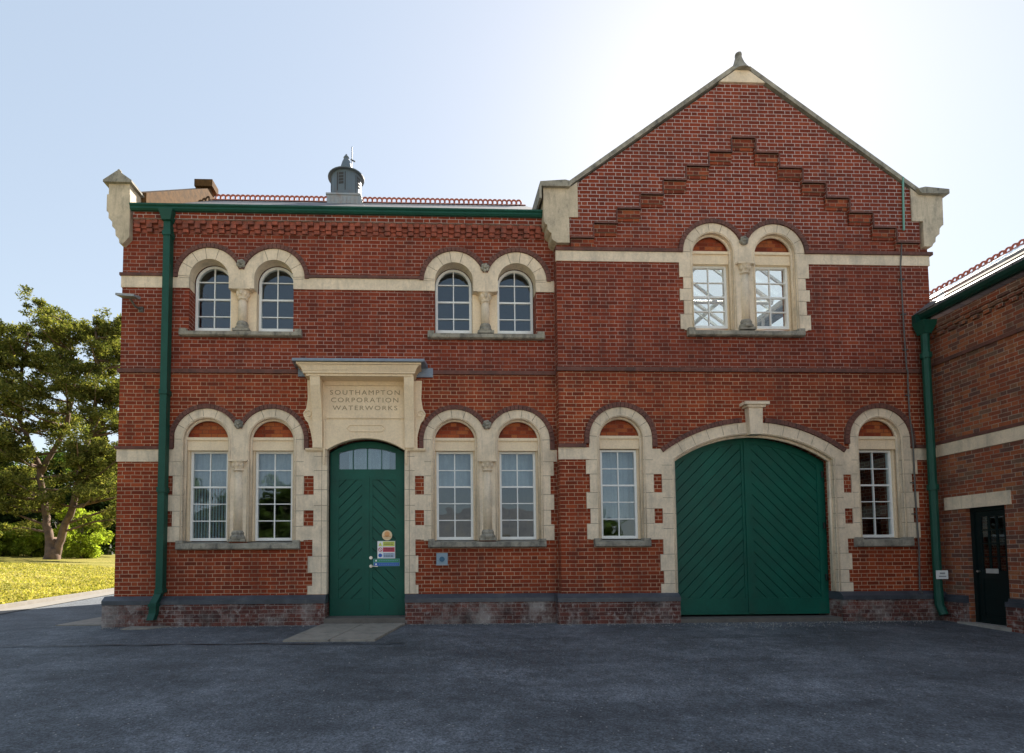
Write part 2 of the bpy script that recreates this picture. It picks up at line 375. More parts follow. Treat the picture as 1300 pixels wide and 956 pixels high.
# ---- stepped corbelling of the gable: the upper face stands proud of the lower one
SX, SZ = .458, .294
st = []
x = APX-.229; z = 9.40
lower = [(APX+.229+SX*7+.001, 7.10)]
right = []; left = []
zt = 9.365
pr = [(APX+.229, zt)]
for k in range(1, 8):
    zt2 = 9.365-SZ*k
    pr += [(APX+.229+SX*(k-1), zt2), (APX+.229+SX*k, zt2)]
pl = [(2*APX-a, b) for a, b in reversed(pr)]
step_line = pl + pr                           # left to right
upper = [(2.66, 8.27), (2.66, step_line[0][1]), ] + [p for p in step_line if True] + [(9.58, step_line[-1][1]), (9.58, 8.27), (6.285, 10.655), (5.955, 10.655)]
m = MB(); m.solid([upper[::-1]], [], GY-.07, GY+.02)
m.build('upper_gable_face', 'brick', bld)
m1 = MB(); m2 = MB()
for k in range(-7, 8):
    c = APX+SX*k; zt = 9.365-SZ*abs(k)
    m1.box(c-.222, c+.222, GY-.05, GY+.01, zt-.155, zt-.003)
    m1.box(c-.215, c+.215, GY-.028, GY+.01, zt-.215, zt-.158)
    m2.box(c-.226, c+.226, GY-.095, GY+.01, zt+.0, zt+.028)
    if k: 
        s_ = 1 if k > 0 else -1
        m2.box(*sorted((c-s_*.226, c-s_*.205)), GY-.09, GY+.01, zt+.03, zt+SZ-.004)
m1.build('stepped_corbel', 'step', bld); m2.build('corbel_lip', 'hood', bld)

# ---- side and rear walls, party walls
m = MB()
EG = [(0.36, 0), (11.2, 0), (11.2, 7.5), (6.9, 7.9), (3.45, 10.2), (0.36, 8.1)]
m.xprism([(.36, 0), (6.6, 0), (6.6, 7.95), (3.45, 10.35), (.36, 8.05)], -5.83, -5.5)
m.box(-5.83, -5.5, 6.6, 11.2, 0, 7.6); m.box(-5.5, 2.42, 10.9, 11.2, 0, 7.6)
m.box(9.45, 9.78, .36, 13, 0, 6.5); m.box(9.45, 9.78, .36, 1.2, 6.5, 8.2); m.box(9.45, 9.78, 9.6, 13, 6.5, 8.2); m.box(2.42, 9.45, 12.7, 13, 0, 8.2)
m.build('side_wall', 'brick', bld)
m = MB()                                     # interior partitions and floors keep the rooms dark
m.box(2.42, 2.6, .40, 12.7, 0, 8.0); m.box(-5.5, 2.42, .40, 6.5, 4.45, 4.6); m.box(-5.5, 2.42, 6.4, 6.6, 0, 7.8)
m.box(2.6, 9.45, .40, 12.7, 4.6, 4.75); m.box(2.6, 9.45, 3.2, 3.4, 0, 4.6); m.box(-5.5, 2.42, .4, 6.4, 7.72, 7.8)
m.box(-5.5, 9.45, .4, 12.7, -.03, .02)
m.build('inner_wall', 'room', bld)

# ---- roofs
m = MB()
ridge_z = 10.42; ry = 3.45
m.xprism([(-.14, 7.86), (ry, ridge_z), (ry, ridge_z-.12), (-.14, 7.74+.04)], -5.56, 2.5)
m.xprism([(ry, ridge_z), (7.0, 7.75), (7.0, 7.63), (ry, ridge_z-.12)], -5.56, 2.5)
m.xprism([(7.0, 7.75), (9.0, 9.0), (11.3, 7.55), (11.3, 7.43), (9.0, 8.88), (7.0, 7.63)], -5.9, 2.5)
m.build('roof', 'slate', bld)
def gz(x, z0=8.42): return z0 + (APX-.0-abs(x-APX))*0      # unused helper kept tiny
SL = .73
def rz(x): return 10.86 - SL*abs(x-APX)
m = MB()
# left slope, solid; right slope with a glazed strip
m.add([(2.3, .12, rz(2.3)), (APX, .12, rz(APX)), (APX, 13.1, rz(APX)), (2.3, 13.1, rz(2.3)),
       (2.3, .12, rz(2.3)-.1), (APX, .12, rz(APX)-.1), (APX, 13.1, rz(APX)-.1), (2.3, 13.1, rz(2.3)-.1)],
      [(0,1,2,3), (7,6,5,4), (0,4,5,1), (3,2,6,7), (0,3,7,4)])
def rslab(x0, x1, y0, y1, t=.1, up=0.0):
    a, b = rz(x0)+up, rz(x1)+up
    m.add([(x0,y0,a),(x1,y0,b),(x1,y1,b),(x0,y1,a),(x0,y0,a-t),(x1,y0,b-t),(x1,y1,b-t),(x0,y1,a-t)],
          [(0,1,2,3),(7,6,5,4),(0,4,5,1),(1,5,6,2),(2,6,7,3),(3,7,4,0)])
rslab(APX, 6.7, .12, 13.1); rslab(9.75, 9.95, .12, 13.1); rslab(6.7, 9.75, .12, 1.6); rslab(6.7, 9.75, 9.5, 13.1)
m.build('gable_roof', 'slate', bld)
m = MB()
for i in range(9):
    y = 1.6 + 7.9*i/8; rslab(6.7, 9.75, y-.025, y+.025, .09, .02)
for xx in (7.7, 8.7): rslab(xx, xx+.07, 1.6, 9.5, .07, .01)
rl = m.build('rooflight', 'white', bld)
m = MB(); rslab(6.7, 9.75, 1.6, 9.5, .012, -.01); m.build('pane', 'roofglass', rl)
m = MB(); m.box(9.56, 9.66, 1.2, 9.6, 8.1, 8.2); m.box(9.56, 9.66, 1.2, 9.6, 6.5, 6.58)  # added unseen glazed band, so the gable windows look through to bright sky
for i in range(8): m.box(9.58, 9.64, 1.2+1.19*i, 1.26+1.19*i, 6.58, 8.1)
cw = m.build('added_clerestory', 'white', bld); MB().box(9.605, 9.61, 1.2, 9.6, 6.55, 8.12).build('pane', 'roofglass', cw)
m = MB()
for i in range(5):
    y = 2.2 + 1.9*i
    m.tube([(2.6, y, 8.2), (9.45, y, 8.2)], .05, 6); m.tube([(2.6, y, rz(2.6)-.2), (APX, y, rz(APX)-.25), (9.45, y, rz(9.45)-.2)], .06, 6)
    m.tube([(APX, y, 8.2), (APX, y, 10.6)], .04, 6); m.tube([(4.3, y, 8.2), (APX, y, 9.6), (7.9, y, 8.2)], .035, 6)
m.build('roof_truss', 'white', bld)

# ---- eaves of the left range: three corbelled tiers of brick blocks
m = MB(); n_ = 0
m.box(-5.60, 2.30, -.125, .02, 7.665, 7.80)
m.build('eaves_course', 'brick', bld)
m = MB(); w = .1125
k = 0; xx = -5.60
while xx < 2.26:
    t = k % 2
    m.box(xx+.004, xx+w-.004, -.105 if t else -.085, .01, 7.592, 7.662)
    m.box(xx+.004, xx+w-.004, -.040 if t else -.085, .01, 7.518, 7.588)
    if not t: m.box(xx+.006, xx+w-.006, -.06, .01, 7.444, 7.514)
    else: m.box(xx+.006, xx+w-.006, -.012, .01, 7.444, 7.514)
    xx += w; k += 1
m.build('dentil_course', 'corbel', bld)

# ---- gutter (moulded) and left downpipe
m = MB(); m.xprism([(-.13, 7.785), (-.175, 7.785), (-.205, 7.815), (-.20, 7.85), (-.225, 7.87), (-.225, 7.90), (-.13, 7.90)], -5.62, 2.20)
m.build('gutter', 'green_pipe', bld)
def pipe_box(m, cx, y0, y1, z0, z1, w=.062): m.box(cx-w, cx+w, y0, y1, z0, z1)
m = MB(); pipe_box(m, -4.93, -.20, -.05, .66, 7.60)
for z in (7.30, 4.28, 2.46): pipe_box(m, -4.93, -.215, -.035, z, z+.09, .076)
m.add([(-5.06,-.28,7.765),(-4.80,-.28,7.765),(-4.80,-.04,7.765),(-5.06,-.04,7.765),(-5.01,-.24,7.58),(-4.85,-.24,7.58),(-4.85,-.05,7.58),(-5.01,-.05,7.58)],
      [(0,3,2,1),(4,5,6,7),(0,1,5,4),(1,2,6,5),(2,3,7,6),(3,0,4,7)])
def skew(m, c0, y0, z0, c1, y1, z1, w=.062, d=.062):
    m.add([(c0-w,y0-d,z0),(c0+w,y0-d,z0),(c0+w,y0+d,z0),(c0-w,y0+d,z0),(c1-w,y1-d,z1),(c1+w,y1-d,z1),(c1+w,y1+d,z1),(c1-w,y1+d,z1)],
          [(0,1,2,3),(7,6,5,4),(0,4,5,1),(1,5,6,2),(2,6,7,3),(3,7,4,0)])
skew(m, -4.93, -.125, .66, -5.00, -.20, .44); skew(m, -5.00, -.20, .44, -5.01, -.20, .26); skew(m, -5.01, -.20, .26, -5.03, -.24, .14)
pipe_box(m, -4.93, -.215, -.035, .62, .69, .074); m.box(-5.08, -4.93, -.28, -.13, .38, .43)
dp = m.build('downpipe', 'green_pipe', bld)

# ---- stone bands and moulded brick course above each
for q in ((-5.845, -4.80, -.018, .05, 3.05, 3.28), (-5.845, -4.77, -.018, .05, 6.38, 6.60), (-2.42, -.11, -.018, .05, 6.38, 6.60), (2.25, 2.425, -.018, .05, 6.38, 6.60),
          (2.405, 3.0, GY-.018, GY+.04, 3.06, 3.285), (9.20, 9.795, GY-.018, GY+.04, 3.05, 3.275), (2.405, 4.90, GY-.018, GY+.04, 6.89, 7.09), (7.27, 9.80, GY-.018, GY+.04, 6.89, 7.09),
          (-5.845, -5.79, .051, 6.0, 3.051, 3.279), (-5.845, -5.79, .051, 6.0, 6.381, 6.599)):
    MB().box(*q).build('stone_band', 'stone', bld)
def course(x0, x1, y, z, h=.055, d=.045):
    m = MB(); x = x0
    while x < x1-.02:
        w = min(.112, x1-x); m.box(x+.002, x+w-.002, y-d, y+.03, z+.002, z+h); x += w
    m.box(x0, x1, y-d+.006, y+.03, z+.003, z+h-.001); m.build('string_course', 'hood', bld)
course(-5.87, -4.87, 0, 3.28); course(-5.87, -4.86, 0, 6.60); course(-2.33, -.20, 0, 6.60)
course(2.40, 2.92, GY, 3.285, .07, .05); course(9.28, 9.80, GY, 3.28, .06, .05)
course(2.40, 4.80, GY, 7.09, .065, .04); course(7.36, 9.85, GY, 7.09, .065, .05)
course(-5.87, 2.42, 0, 4.735, .075, .04); course(2.39, 9.80, GY, 4.745, .075, .045)
MB().box(-5.87, -5.80, .031, 6.2, 4.735, 4.81).build('string_course', 'hood', bld)

def hood(m, cx, cz, r0, r1, a0, a1, yf, yb, tail=None):
    n = max(3, int(round(abs(a1-a0)*(r0+r1)/2/.078)))
    for i in range(n):
        s0 = a0+(a1-a0)*i/n; s1 = a0+(a1-a0)*(i+1)/n; g = .0035/r0
        s0 += g; s1 -= g
        m.prism([(cx+r0*cos(s0), cz+r0*sin(s0)), (cx+r1*cos(s0), cz+r1*sin(s0)), (cx+r1*cos(s1), cz+r1*sin(s1)), (cx+r0*cos(s1), cz+r0*sin(s1))], yf, yb)
for (c1, c2), zc, yy, R in ((CL, ZL, 0, .60), (CR, ZL, 0, .60), (CL, ZU, 0, .585), (CR, ZU, 0, .585), (CG, ZG, GY, .59)):
    lim = math.acos((c2-c1)/2/(R+.045)); m = MB()
    hood(m, c1, zc, R+.003, R+.085, lim+.03, pi, yy-.05, yy+.02)
    if zc == ZL: m.box(c1-.685, c1-.603, -.05, .02, 3.285, ZL-.004)
    m.build('hood_mould', 'hood', bld); m = MB()
    hood(m, c2, zc, R+.003, R+.085, 0, pi-lim-.03, yy-.05, yy+.02)
    if zc == ZL: m.box(c2+.603, c2+.685, -.05, .02, 3.285, ZL-.004)
    m.build('hood_mould', 'hood', bld)
for c in CS:
    m = MB(); hood(m, c, ZL, .603, .69, 0, pi, GY-.05, GY+.02); m.box(c-.69, c-.603, GY-.05, GY+.02, 3.36, ZL-.004); m.box(c+.603, c+.69, GY-.05, GY+.02, 3.30, ZL-.004)
    m.build('hood_mould', 'hood', bld)
R_, cz_ = 2.71, .83
ga = math.asin(1.80/3.02)
m = MB(); hood(m, 6.14, cz_, 2.945, 3.03, pi/2+.075, pi/2+ga, GY-.05, GY+.02); m.build('hood_mould', 'hood', bld)
m = MB(); hood(m, 6.14, cz_, 2.945, 3.03, pi/2-ga, pi/2-.075, GY-.05, GY+.02); m.build('hood_mould', 'hood', bld)

# ---- stone dressings (2-D booleans)
def ringpoly(c, zc, R, zb, x0=None, x1=None): return [(c-R, zb), (c+R, zb)] + arc(c, zc, R, 0, pi, 40)
def joints(c, zc, r0, r1, angs, w=.005):
    out = []
    for a in angs:
        dx, dz = cos(a), sin(a); nx, nz = -dz*w, dx*w
        out.append([(c+dx*r0+nx, zc+dz*r0+nz), (c+dx*r0-nx, zc+dz*r0-nz), (c+dx*r1-nx, zc+dz*r1-nz), (c+dx*r1+nx, zc+dz*r1+nz)])
    return out
def hj(x0, x1, z, w=.0045): return rect(x0, x1, z-w, z+w)
def vj(x, z0, z1, w=.003): return rect(x-w, x+w, z0, z1)

# joint backing sheet just behind the stone face so the joints read as mortar
def stonework(name, adds, subs, jts, yf, yb, mat='stone'):
    m = MB(); m.solid(adds, subs+jts, yf, yb); o = m.build(name, mat, bld)
    m = MB(); m.solid(adds, subs, yf+.006, yf+.012); m.build('stone_joint', 'joint', bld)
    return o
# upper pairs
for c1, c2 in (CL, CR):
    adds = [ringpoly(c, ZU, .585, 6.38) for c in (c1, c2)] + [rect(c1, c2, 6.38, 6.80)]
    sb = [arched(c, .37, 6.0, ZU) for c in (c1, c2)]
    jt = joints(c1, ZU, .37, .6, [radians(a) for a in (72, 98, 124, 150, 176)]) + joints(c2, ZU, .37, .6, [radians(a) for a in (4, 30, 56, 82, 108)])
    jt += [hj(c1-.6, c1-.37, ZU-.005), hj(c2+.37, c2+.6, ZU-.005)]
    stonework('window_arch', adds, sb, jt, -.02, .22)
# lower pairs, linked with the doorcase
L_ = [ringpoly(c, ZL, .60, 1.55) for c in CL] + [rect(CL[0], CL[1], 1.55, 3.75)]
for z0, z1, xx in ((2.78, 3.05, -4.90), (2.12, 2.42, -4.92), (1.55, 1.83, -4.90)): L_.append(rect(xx, -4.7, z0, z1))
L_ += [rect(-2.6, -1.9, 1.57, 3.28), rect(-2.30, -1.9, .56, 1.60)]
sb = [arched(c, .42, 1.5, ZL) for c in CL] + [rect(-2.385, -2.20, 2.42, 2.78), rect(-2.385, -2.20, 1.83, 2.13), door_open,
      rect(-2.31, -2.215, 1.27, 1.575), rect(-2.31, -2.215, .72, .96), rect(-4.95, -4.79, 3.30, 4.2)]
jt = joints(CL[0], ZL, .42, .62, [radians(a) for a in (70, 97, 124, 151, 178)]) + joints(CL[1], ZL, .42, .62, [radians(a) for a in (2, 29, 56, 83, 110)])
for z in (3.05, 2.78, 2.42, 2.12, 1.83): jt += [hj(-4.95, -4.625, z), hj(-2.565, -2.39, z), hj(-2.195, -1.95, z+.1)]
jt += [vj(-2.05, .56, 3.26, .004), hj(-2.28, -1.95, 1.27), hj(-2.28, -1.95, .96)]
stonework('window_surround', L_, sb, jt, -.02, .17)
R2 = [ringpoly(c, ZL, .60, 1.55) for c in CR] + [rect(CR[0], CR[1], 1.55, 3.75)]
for z0, z1, xx in ((2.78, 3.05, 2.35), (2.13, 2.42, 2.35), (1.55, 1.85, 2.345)): R2.append(rect(2.0, xx, z0, z1))
R2 += [rect(2.2, 2.42, 3.05, 3.28)]
R2 += [rect(-.6, .0, 1.57, 3.28), rect(-.6, -.24, .56, 1.60)]
sb = [arched(c, .42, 1.5, ZL) for c in CR] + [rect(-.30, -.13, 2.42, 2.78), rect(-.30, -.13, 1.84, 2.13), door_open,
      rect(-.295, -.2, 1.27, 1.575), rect(-.295, -.2, .72, .96)]
jt = joints(CR[0], ZL, .42, .62, [radians(a) for a in (70, 97, 124, 151, 178)]) + joints(CR[1], ZL, .42, .62, [radians(a) for a in (2, 29, 56, 83, 110)])
for z in (3.05, 2.78, 2.42, 2.12, 1.83): jt += [hj(2.11, 2.40, z), hj(-.12, .04, z), hj(-.49, -.305, z+.1)]
jt += [vj(-.405, .56, 3.26, .004), hj(-.49, -.26, 1.27), hj(-.49, -.26, .96)]
stonework('window_surround', R2, sb, jt, -.02, .17)
# gabled bay: single windows plus gate arch
def gatering(R, x0, x1, zb):
    a = math.asin(1.80/R); return [(x0, zb), (x1, zb), (x1, cz_+sqrt(R*R-1.80**2))] + arc(6.14, cz_, R, pi/2-a, pi/2+a, 48) + [(x0, cz_+sqrt(R*R-1.80**2))]
A = [ringpoly(c, ZL, .60, 1.55) for c in CS] + [gatering(2.94, 4.34, 7.94, 2.3)]
A += [rect(3.9, 4.7, 1.55, 3.06), rect(7.6, 8.3, 1.55, 3.06), rect(4.1, 4.7, 2.9, 3.26), rect(7.6, 8.1, 2.9, 3.26)]
for z0, z1 in ((2.78, 3.05), (2.13, 2.44), (1.56, 1.85)): A += [rect(2.915, 3.1, z0, z1), rect(9.1, 9.335, z0, z1)]
A += [rect(4.35, 4.7, .55, 1.6), rect(7.6, 7.90, .55, 1.6), rect(4.29, 4.5, .96, 1.27), rect(4.29, 4.5, .55, .72), rect(7.8, 7.97, .96, 1.27), rect(7.8, 7.97, .55, .72)]
sb = [arched(c, .42, 1.5, ZL) for c in CS] + [gate_open, rect(4.195, 4.355, 2.43, 2.78), rect(4.195, 4.355, 1.85, 2.13), rect(7.87, 8.025, 2.42, 2.77), rect(7.87, 8.025, 1.83, 2.12)]
jt = []
for c in CS: jt += joints(c, ZL, .42, .62, [radians(a) for a in (5, 33, 61, 90, 119, 147, 175)])
for z in (3.05, 2.78, 2.43, 2.13, 1.85): jt += [hj(2.93, 3.165, z), hj(4.005, 4.19, z), hj(8.04, 8.195, z), hj(9.035, 9.32, z), hj(4.36, 4.6, z-.1), hj(7.68, 7.86, z-.1)]
jt += joints(6.14, cz_, 2.71, 2.95, [radians(90+a) for a in (-30, -24, -18, -12, -6, 6, 12, 18, 24, 30)])
jt += [hj(4.3, 4.6, z) for z in (.72, .96, 1.27)] + [hj(7.68, 7.97, z) for z in (.72, .96, 1.27)]
stonework('gate_surround', A, sb, jt, GY-.02, GY+.17)
# upper pair of the gable
A = [ringpoly(c, ZG, .59, 5.56) for c in CG] + [rect(CG[0], CG[1], 5.56, 7.35)]
for z0, z1 in ((6.60, 6.89), (6.14, 6.37), (5.58, 5.87)): A += [rect(4.80, 5.0, z0, z1), rect(7.2, 7.36, z0, z1)]
sb = [arched(c, .40, 5.4, ZG) for c in CG]
jt = joints(CG[0], ZG, .40, .6, [radians(a) for a in (70, 97, 124, 151, 178)]) + joints(CG[1], ZG, .40, .6, [radians(a) for a in (2, 29, 56, 83, 110)])
for z in (6.60, 6.37, 6.14, 5.87): jt += [hj(4.82, 5.06, z), hj(7.10, 7.35, z)]
stonework('window_surround', A, sb, jt, GY-.02, GY+.17)
# inner roll mouldings round the openings
def roll(m, path, y, r=.018): m.tube([(x, y, z) for x, z in path], r, 6)
for c, zc, r, z0, yy in [(c, ZL, .42, 1.56, 0) for c in CL + CR] + [(c, ZL, .42, 1.56, GY) for c in CS] + [(c, ZG, .40, 5.6, GY) for c in CG]:
    for rr_, dy, rt in ((r+.025, -.022, .012), (r-.012, .07, .028)):
        m = MB(); roll(m, [(c-rr_, z0), (c-rr_, zc)] + arc(c, zc, rr_, pi, 0)[1:] + [(c+rr_, z0)], yy+dy, rt); m.build('arch_moulding', 'stone', bld, True)
a = math.asin(1.57/2.735)
m = MB(); roll(m, [(4.57, .56)] + arc(6.14, cz_, 2.735, pi/2+a, pi/2-a, 30) + [(7.71, .56)], GY-.022, .014); m.build('arch_moulding', 'stone', bld, True)
m = MB(); roll(m, [(4.615, .56), (4.615, 3.04)] + arc(6.14, cz_-.01, 2.70, pi/2+math.asin(1.525/2.70), pi/2-math.asin(1.525/2.70), 30) + [(7.665, 3.04), (7.665, .56)], GY+.07, .03); m.build('arch_moulding', 'stone', bld, True)

# ---- windows
def window(c, yg, z0, z1, rows, hw=.36, arch=None, yw=None, mull_rows=None, parent=bld):
    """white sash window; arch = springing height when the head is round"""
    fw = .05; m = MB()
    if arch is None:
        m.solid([rect(c-hw, c+hw, z0, z1)], [rect(c-hw+fw, c+hw-fw, z0+.055, z1-.04)], yg, yg+.07, True)
        top = z1-.04
    else:
        m.solid([[(c-hw, z0), (c+hw, z0)] + arc(c, arch, hw, 0, pi)], [[(c-hw+fw, z0+.055), (c+hw-fw, z0+.055)] + arc(c, arch, hw-fw, 0, pi)], yg, yg+.07, True)
        top = arch+hw-fw
    m.box(c-.010, c+.010, yg+.012, yg+.05, z0+.055, top)
    n = rows; zs = mull_rows or [z0+.055+(z1-.04-z0-.055)*i/n for i in range(1, n)]
    for i, z in enumerate(zs):
        h = .009 if i != len(zs)//2 else .017
        hwz = hw-fw+.002
        if arch and z > arch: hwz = sqrt(max(0, (hw-fw)**2-(z-arch)**2))
        m.box(c-hwz, c+hwz, yg+.010, yg+.052, z-h, z+h)
    w = m.build('window', 'white', parent)
    m = MB()
    if arch is None: pts = rect(c-hw+fw-.005, c+hw-fw+.005, z0+.05, z1-.035)
    else: pts = [(c-hw+fw-.005, z0+.05), (c+hw-fw+.005, z0+.05)] + arc(c, arch, hw-fw+.005, 0, pi)
    # each light leans a hair differently, as old panes do
    m.solid([pts], [], yg+.032, yg+.034)
    m.build('pane', 'glass', w)
    return w
for c in CL + CR:
    window(c, .19, 1.57, 3.28, 5)
    window(c, .25, 5.66, 6.95, 4, arch=ZU+.01, mull_rows=[5.945, 6.285, 6.63])
for c in CS: window(c, GY+.16, 1.57, 3.27, 5)
for c in CG: window(c, GY+.16, 5.67, 6.92, 4)
# brick tympana and stone lintels above square-headed lights
M['tymp'] = brick_mat('tympanum_brick', [(.20,.04,.018),(.32,.06,.024),(.42,.10,.035),(.48,.15,.05)], (.26,.09,.05), patch=.3)
for c, zz, r, yy in [(c, ZL, .42, 0) for c in CL + CR] + [(c, ZL, .42, GY) for c in CS] + [(c, ZG, .40, GY) for c in CG]:
    b0 = (3.28 if zz == ZL else 6.92); s0 = 1.5 if zz == ZL else 5.5
    MB().box(c-r+.002, c+r-.002, yy+.085, yy+.24, b0, b0+.20).box(c-r+.002, c+r-.002, yy+.06, yy+.24, b0+.19, b0+.245).build('stone_lintel', 'stone_clean', bld)
    zb = b0+.247; a0 = 0 if zz > zb else math.asin((zb-zz)/(r-.003))
    m = MB(); m.solid([([(c-r+.003, zb), (c+r-.003, zb)] if zz > zb else []) + arc(c, zz, r-.003, a0, pi-a0)], [], yy+.13, yy+.2); m.build('tympanum', 'tymp', bld)
    for sg in (-1, 1):
        x0, x1 = sorted((c+sg*.355, c+sg*(r+.004))); MB().box(x0, x1, yy+.125, yy+.26, s0+.06, b0-.001).build('window_jamb', 'stone_clean', bld)

# ---- sills
def sill(x0, x1, z0, z1, yf, yb):
    m = MB(); m.xprism([(yf, z0+.02), (yf, z1-.035), (yb, z1+.01), (yb, z0), (yf+.03, z0)], x0, x1)
    for a, b in ((x0, x0+.13), (x1-.13, x1)): m.box(a+.002, b-.002, yf+.004, yb-.18, z1-.03, z1+.02)
    m.build('sill', 'stone_dark', bld)
sill(-4.70, -2.44, 1.40, 1.55, -.10, .26); sill(-.055, 2.175, 1.415, 1.555, -.10, .26)
sill(-4.72, -2.44, 5.43, 5.55, -.10, .32); sill(-.05, 2.20, 5.42, 5.545, -.10, .32)
sill(3.04, 4.09, 1.41, 1.55, GY-.10, GY+.26); sill(8.03, 9.13, 1.385, 1.55, GY-.10, GY+.26)
sill(4.92, 7.19, 5.43, 5.56, GY-.10, GY+.26)

# ---- central columns of the paired windows
def column(cx, yc, z0, z1, r, pier=None):
    root = MB().box(cx-.245, cx+.245, yc+.06, yc+.28, z0, z1-.001).build('pier', 'stone_clean', bld) if pier else bld
    m = MB(); m.lathe(cx, yc, [(r*1.0, z0+.20), (r*.97, (z0+z1)/2), (r*.9, z1-.20)], 20); c = m.build('column', 'stone', bld, True)
    m = MB(); m.box(cx-.155, cx+.155, yc-.12, yc+.13, z0, z0+.05)
    m.lathe(cx, yc, [(r*1.5, z0+.05), (r*1.55, z0+.09), (r*1.25, z0+.12), (r*1.3, z0+.16), (r*1.05, z0+.205)], 20); m.build('base', 'stone_dark', c)
    m = MB(); m.lathe(cx, yc, [(r*.95, z1-.22), (r*1.2, z1-.20), (r*1.0, z1-.18), (r*1.25, z1-.08), (r*1.55, z1-.03)], 20)
    m.box(cx-.17, cx+.17, yc-.13, yc+.13, z1-.035, z1+.0)
    for k in range(8):
        t = 2*pi*k/8; m.lathe(cx+cos(t)*r*1.15, yc+sin(t)*r*1.15, [(.008, z1-.15), (.03, z1-.12), (.034, z1-.08), (.012, z1-.045)], 7)
    m.build('capital', 'stone', c)
for pc in (-3.595, 1.075):
    column(pc, .07, 5.55, 6.39, .085, True); column(pc, .03, 1.55, 3.08, .10)
column(6.08, GY+.03, 5.56, 6.88, .10)

def rosette(cx, y, cz, r=.095):
    m = MB(); n = 6
    for k in range(n):
        t = 2*pi*k/n+.3; x, z = cx+cos(t)*r*.58, cz+sin(t)*r*.58
        vs = []; 
        m.add(*blob(x, y-.01, z, r*.42, r*.35, r*.42))
    m.add(*blob(cx, y-.03, cz, r*.35, r*.35, r*.35)); m.disc(cx, cz, r*.9, y-.02, y+.04, 16)
    return m.build('carved_boss', 'stone_dark', bld, True)
def blob(x, y, z, a, b, c, nu=8, nv=6):
    vs = []; fs = []
    for i in range(nv+1):
        p = pi*i/nv
        for k in range(nu): t = 2*pi*k/nu; vs.append((x+a*sin(p)*cos(t), y+b*sin(p)*sin(t), z+c*cos(p)))
    for i in range(nv):
        for k in range(nu): fs.append((i*nu+k, (i+1)*nu+k, (i+1)*nu+(k+1) % nu, i*nu+(k+1) % nu))
    return vs, fs
for x_, y_, z_ in ((-3.6, -.03, 6.85), (1.07, -.03, 6.84), (-3.6, -.03, 3.76), (1.075, -.03, 3.76), (6.08, GY-.03, 7.33)): rosette(x_, y_, z_)

# ---- plinth
def plinth(x0, x1, yf, zt=.40):
    MB().box(x0, x1, yf, .3, -.6, zt).build('plinth', 'brick_plinth', bld)
    MB().xprism([(yf-.012, zt), (yf-.012, zt+.075), (yf+.085, zt+.15), (.2, zt+.15), (.2, zt)], x0-.006, x1+.006).build('plinth_cap', 'blue', bld)
plinth(-5.98, -1.96, -.11); plinth(-.485, 2.36, -.11); plinth(2.33, 4.60, -.335); plinth(7.69, 9.90, -.335)
MB().box(-5.98, -5.7, .301, 11.3, -.6, .40).build('plinth', 'brick_plinth', bld)
MB().add([(-5.992,-.1,.401),(-5.992,11.2,.401),(-5.992,-.1,.476),(-5.992,11.2,.476),(-5.84,-.02,.55),(-5.84,11.2,.55)], [(0,2,3,1),(2,4,5,3)]).build('plinth_cap', 'blue', bld)

# ---- doorcase: frieze, consoles, canopy, letters
m = MB()
m.solid([rect(-2.22, -.25, 3.29, 4.60)], [segmental(-1.95, -.495, 3.0, 3.28, 3.50), rect(-1.95, -.495, 3.0, 3.28)], -.045, .12)
# raised moulded frame above the arch
def frame_line(pts, r=.022, y=-.05): m.tube([(x, y, z) for x, z in pts], r, 6)
frame_line([(-2.0, 3.0), (-2.0, 3.82), (-1.96, 3.88), (-.50, 3.88), (-.46, 3.82), (-.46, 3.0)])
frame_line([(x, z) for x, z in arc(-1.2225, 3.50-1.31, 1.31, radians(90+34), radians(90-34), 20)], .014)
frame_line([(-1.58, 3.68), (-1.52, 3.74), (-.92, 3.74), (-.86, 3.68), (-.92, 3.62)], .009); frame_line([(-.92, 3.62), (-1.52, 3.62), (-1.58, 3.68)], .009)
m.box(-1.98, -.50, -.075, -.04, 4.50, 4.60); m.box(-1.98, -.50, -.06, -.04, 3.90, 3.925)
for a, b in ((-2.35, -2.0), (-.475, -.10)): m.xprism([(-.055, 3.25), (-.075, 3.275), (-.075, 3.295), (-.0, 3.305), (0, 3.25)], a, b)
m.build('doorcase', 'stone_clean', bld)
def console(x0, x1):
    m = MB()
    pts = [(-.05, 3.30), (-.10, 3.30), (-.11, 3.55), (-.13, 3.80), (-.18, 4.00), (-.27, 4.22), (-.345, 4.42), (-.37, 4.56), (-.37, 4.62), (-.05, 4.62)]
    m.xprism(pts, x0, x1)
    return m.build('console', 'stone_clean', bld)
console(-2.21, -2.03); console(-.49, -.31)
for s_, cx in ((-1, -2.205), (1, -.285)):       # scrolled ears on either side
    m = MB()
    pts = [(cx, 3.32), (cx+s_*.05, 3.60), (cx+s_*.10, 3.78), (cx+s_*.165, 3.86), (cx+s_*.175, 3.98), (cx+s_*.14, 4.06), (cx+s_*.11, 4.25), (cx+s_*.125, 4.60), (cx, 4.60)]
    m.prism(pts if s_ > 0 else pts[::-1], -.05, .02)
    vx, vz = cx+s_*.098, 3.945
    sp = [(vx+s_*(.085-.006*k)*cos(.62*k), -.066, vz+(.085-.006*k)*sin(.62*k)) for k in range(13)]
    m.tube(sp, .016, 6); m.disc(vx, vz, .092, -.062, -.04, 24)
    m.build('scroll', 'stone_clean', bld)
m = MB()
X0, X1 = -2.44, -.17
def cornice(e, y, z0, z1): m.box(X0+.16-e, X1-.16+e, y, .0, z0, z1)
cornice(.0, -.385, 4.575, 4.615); cornice(.05, -.415, 4.617, 4.655)
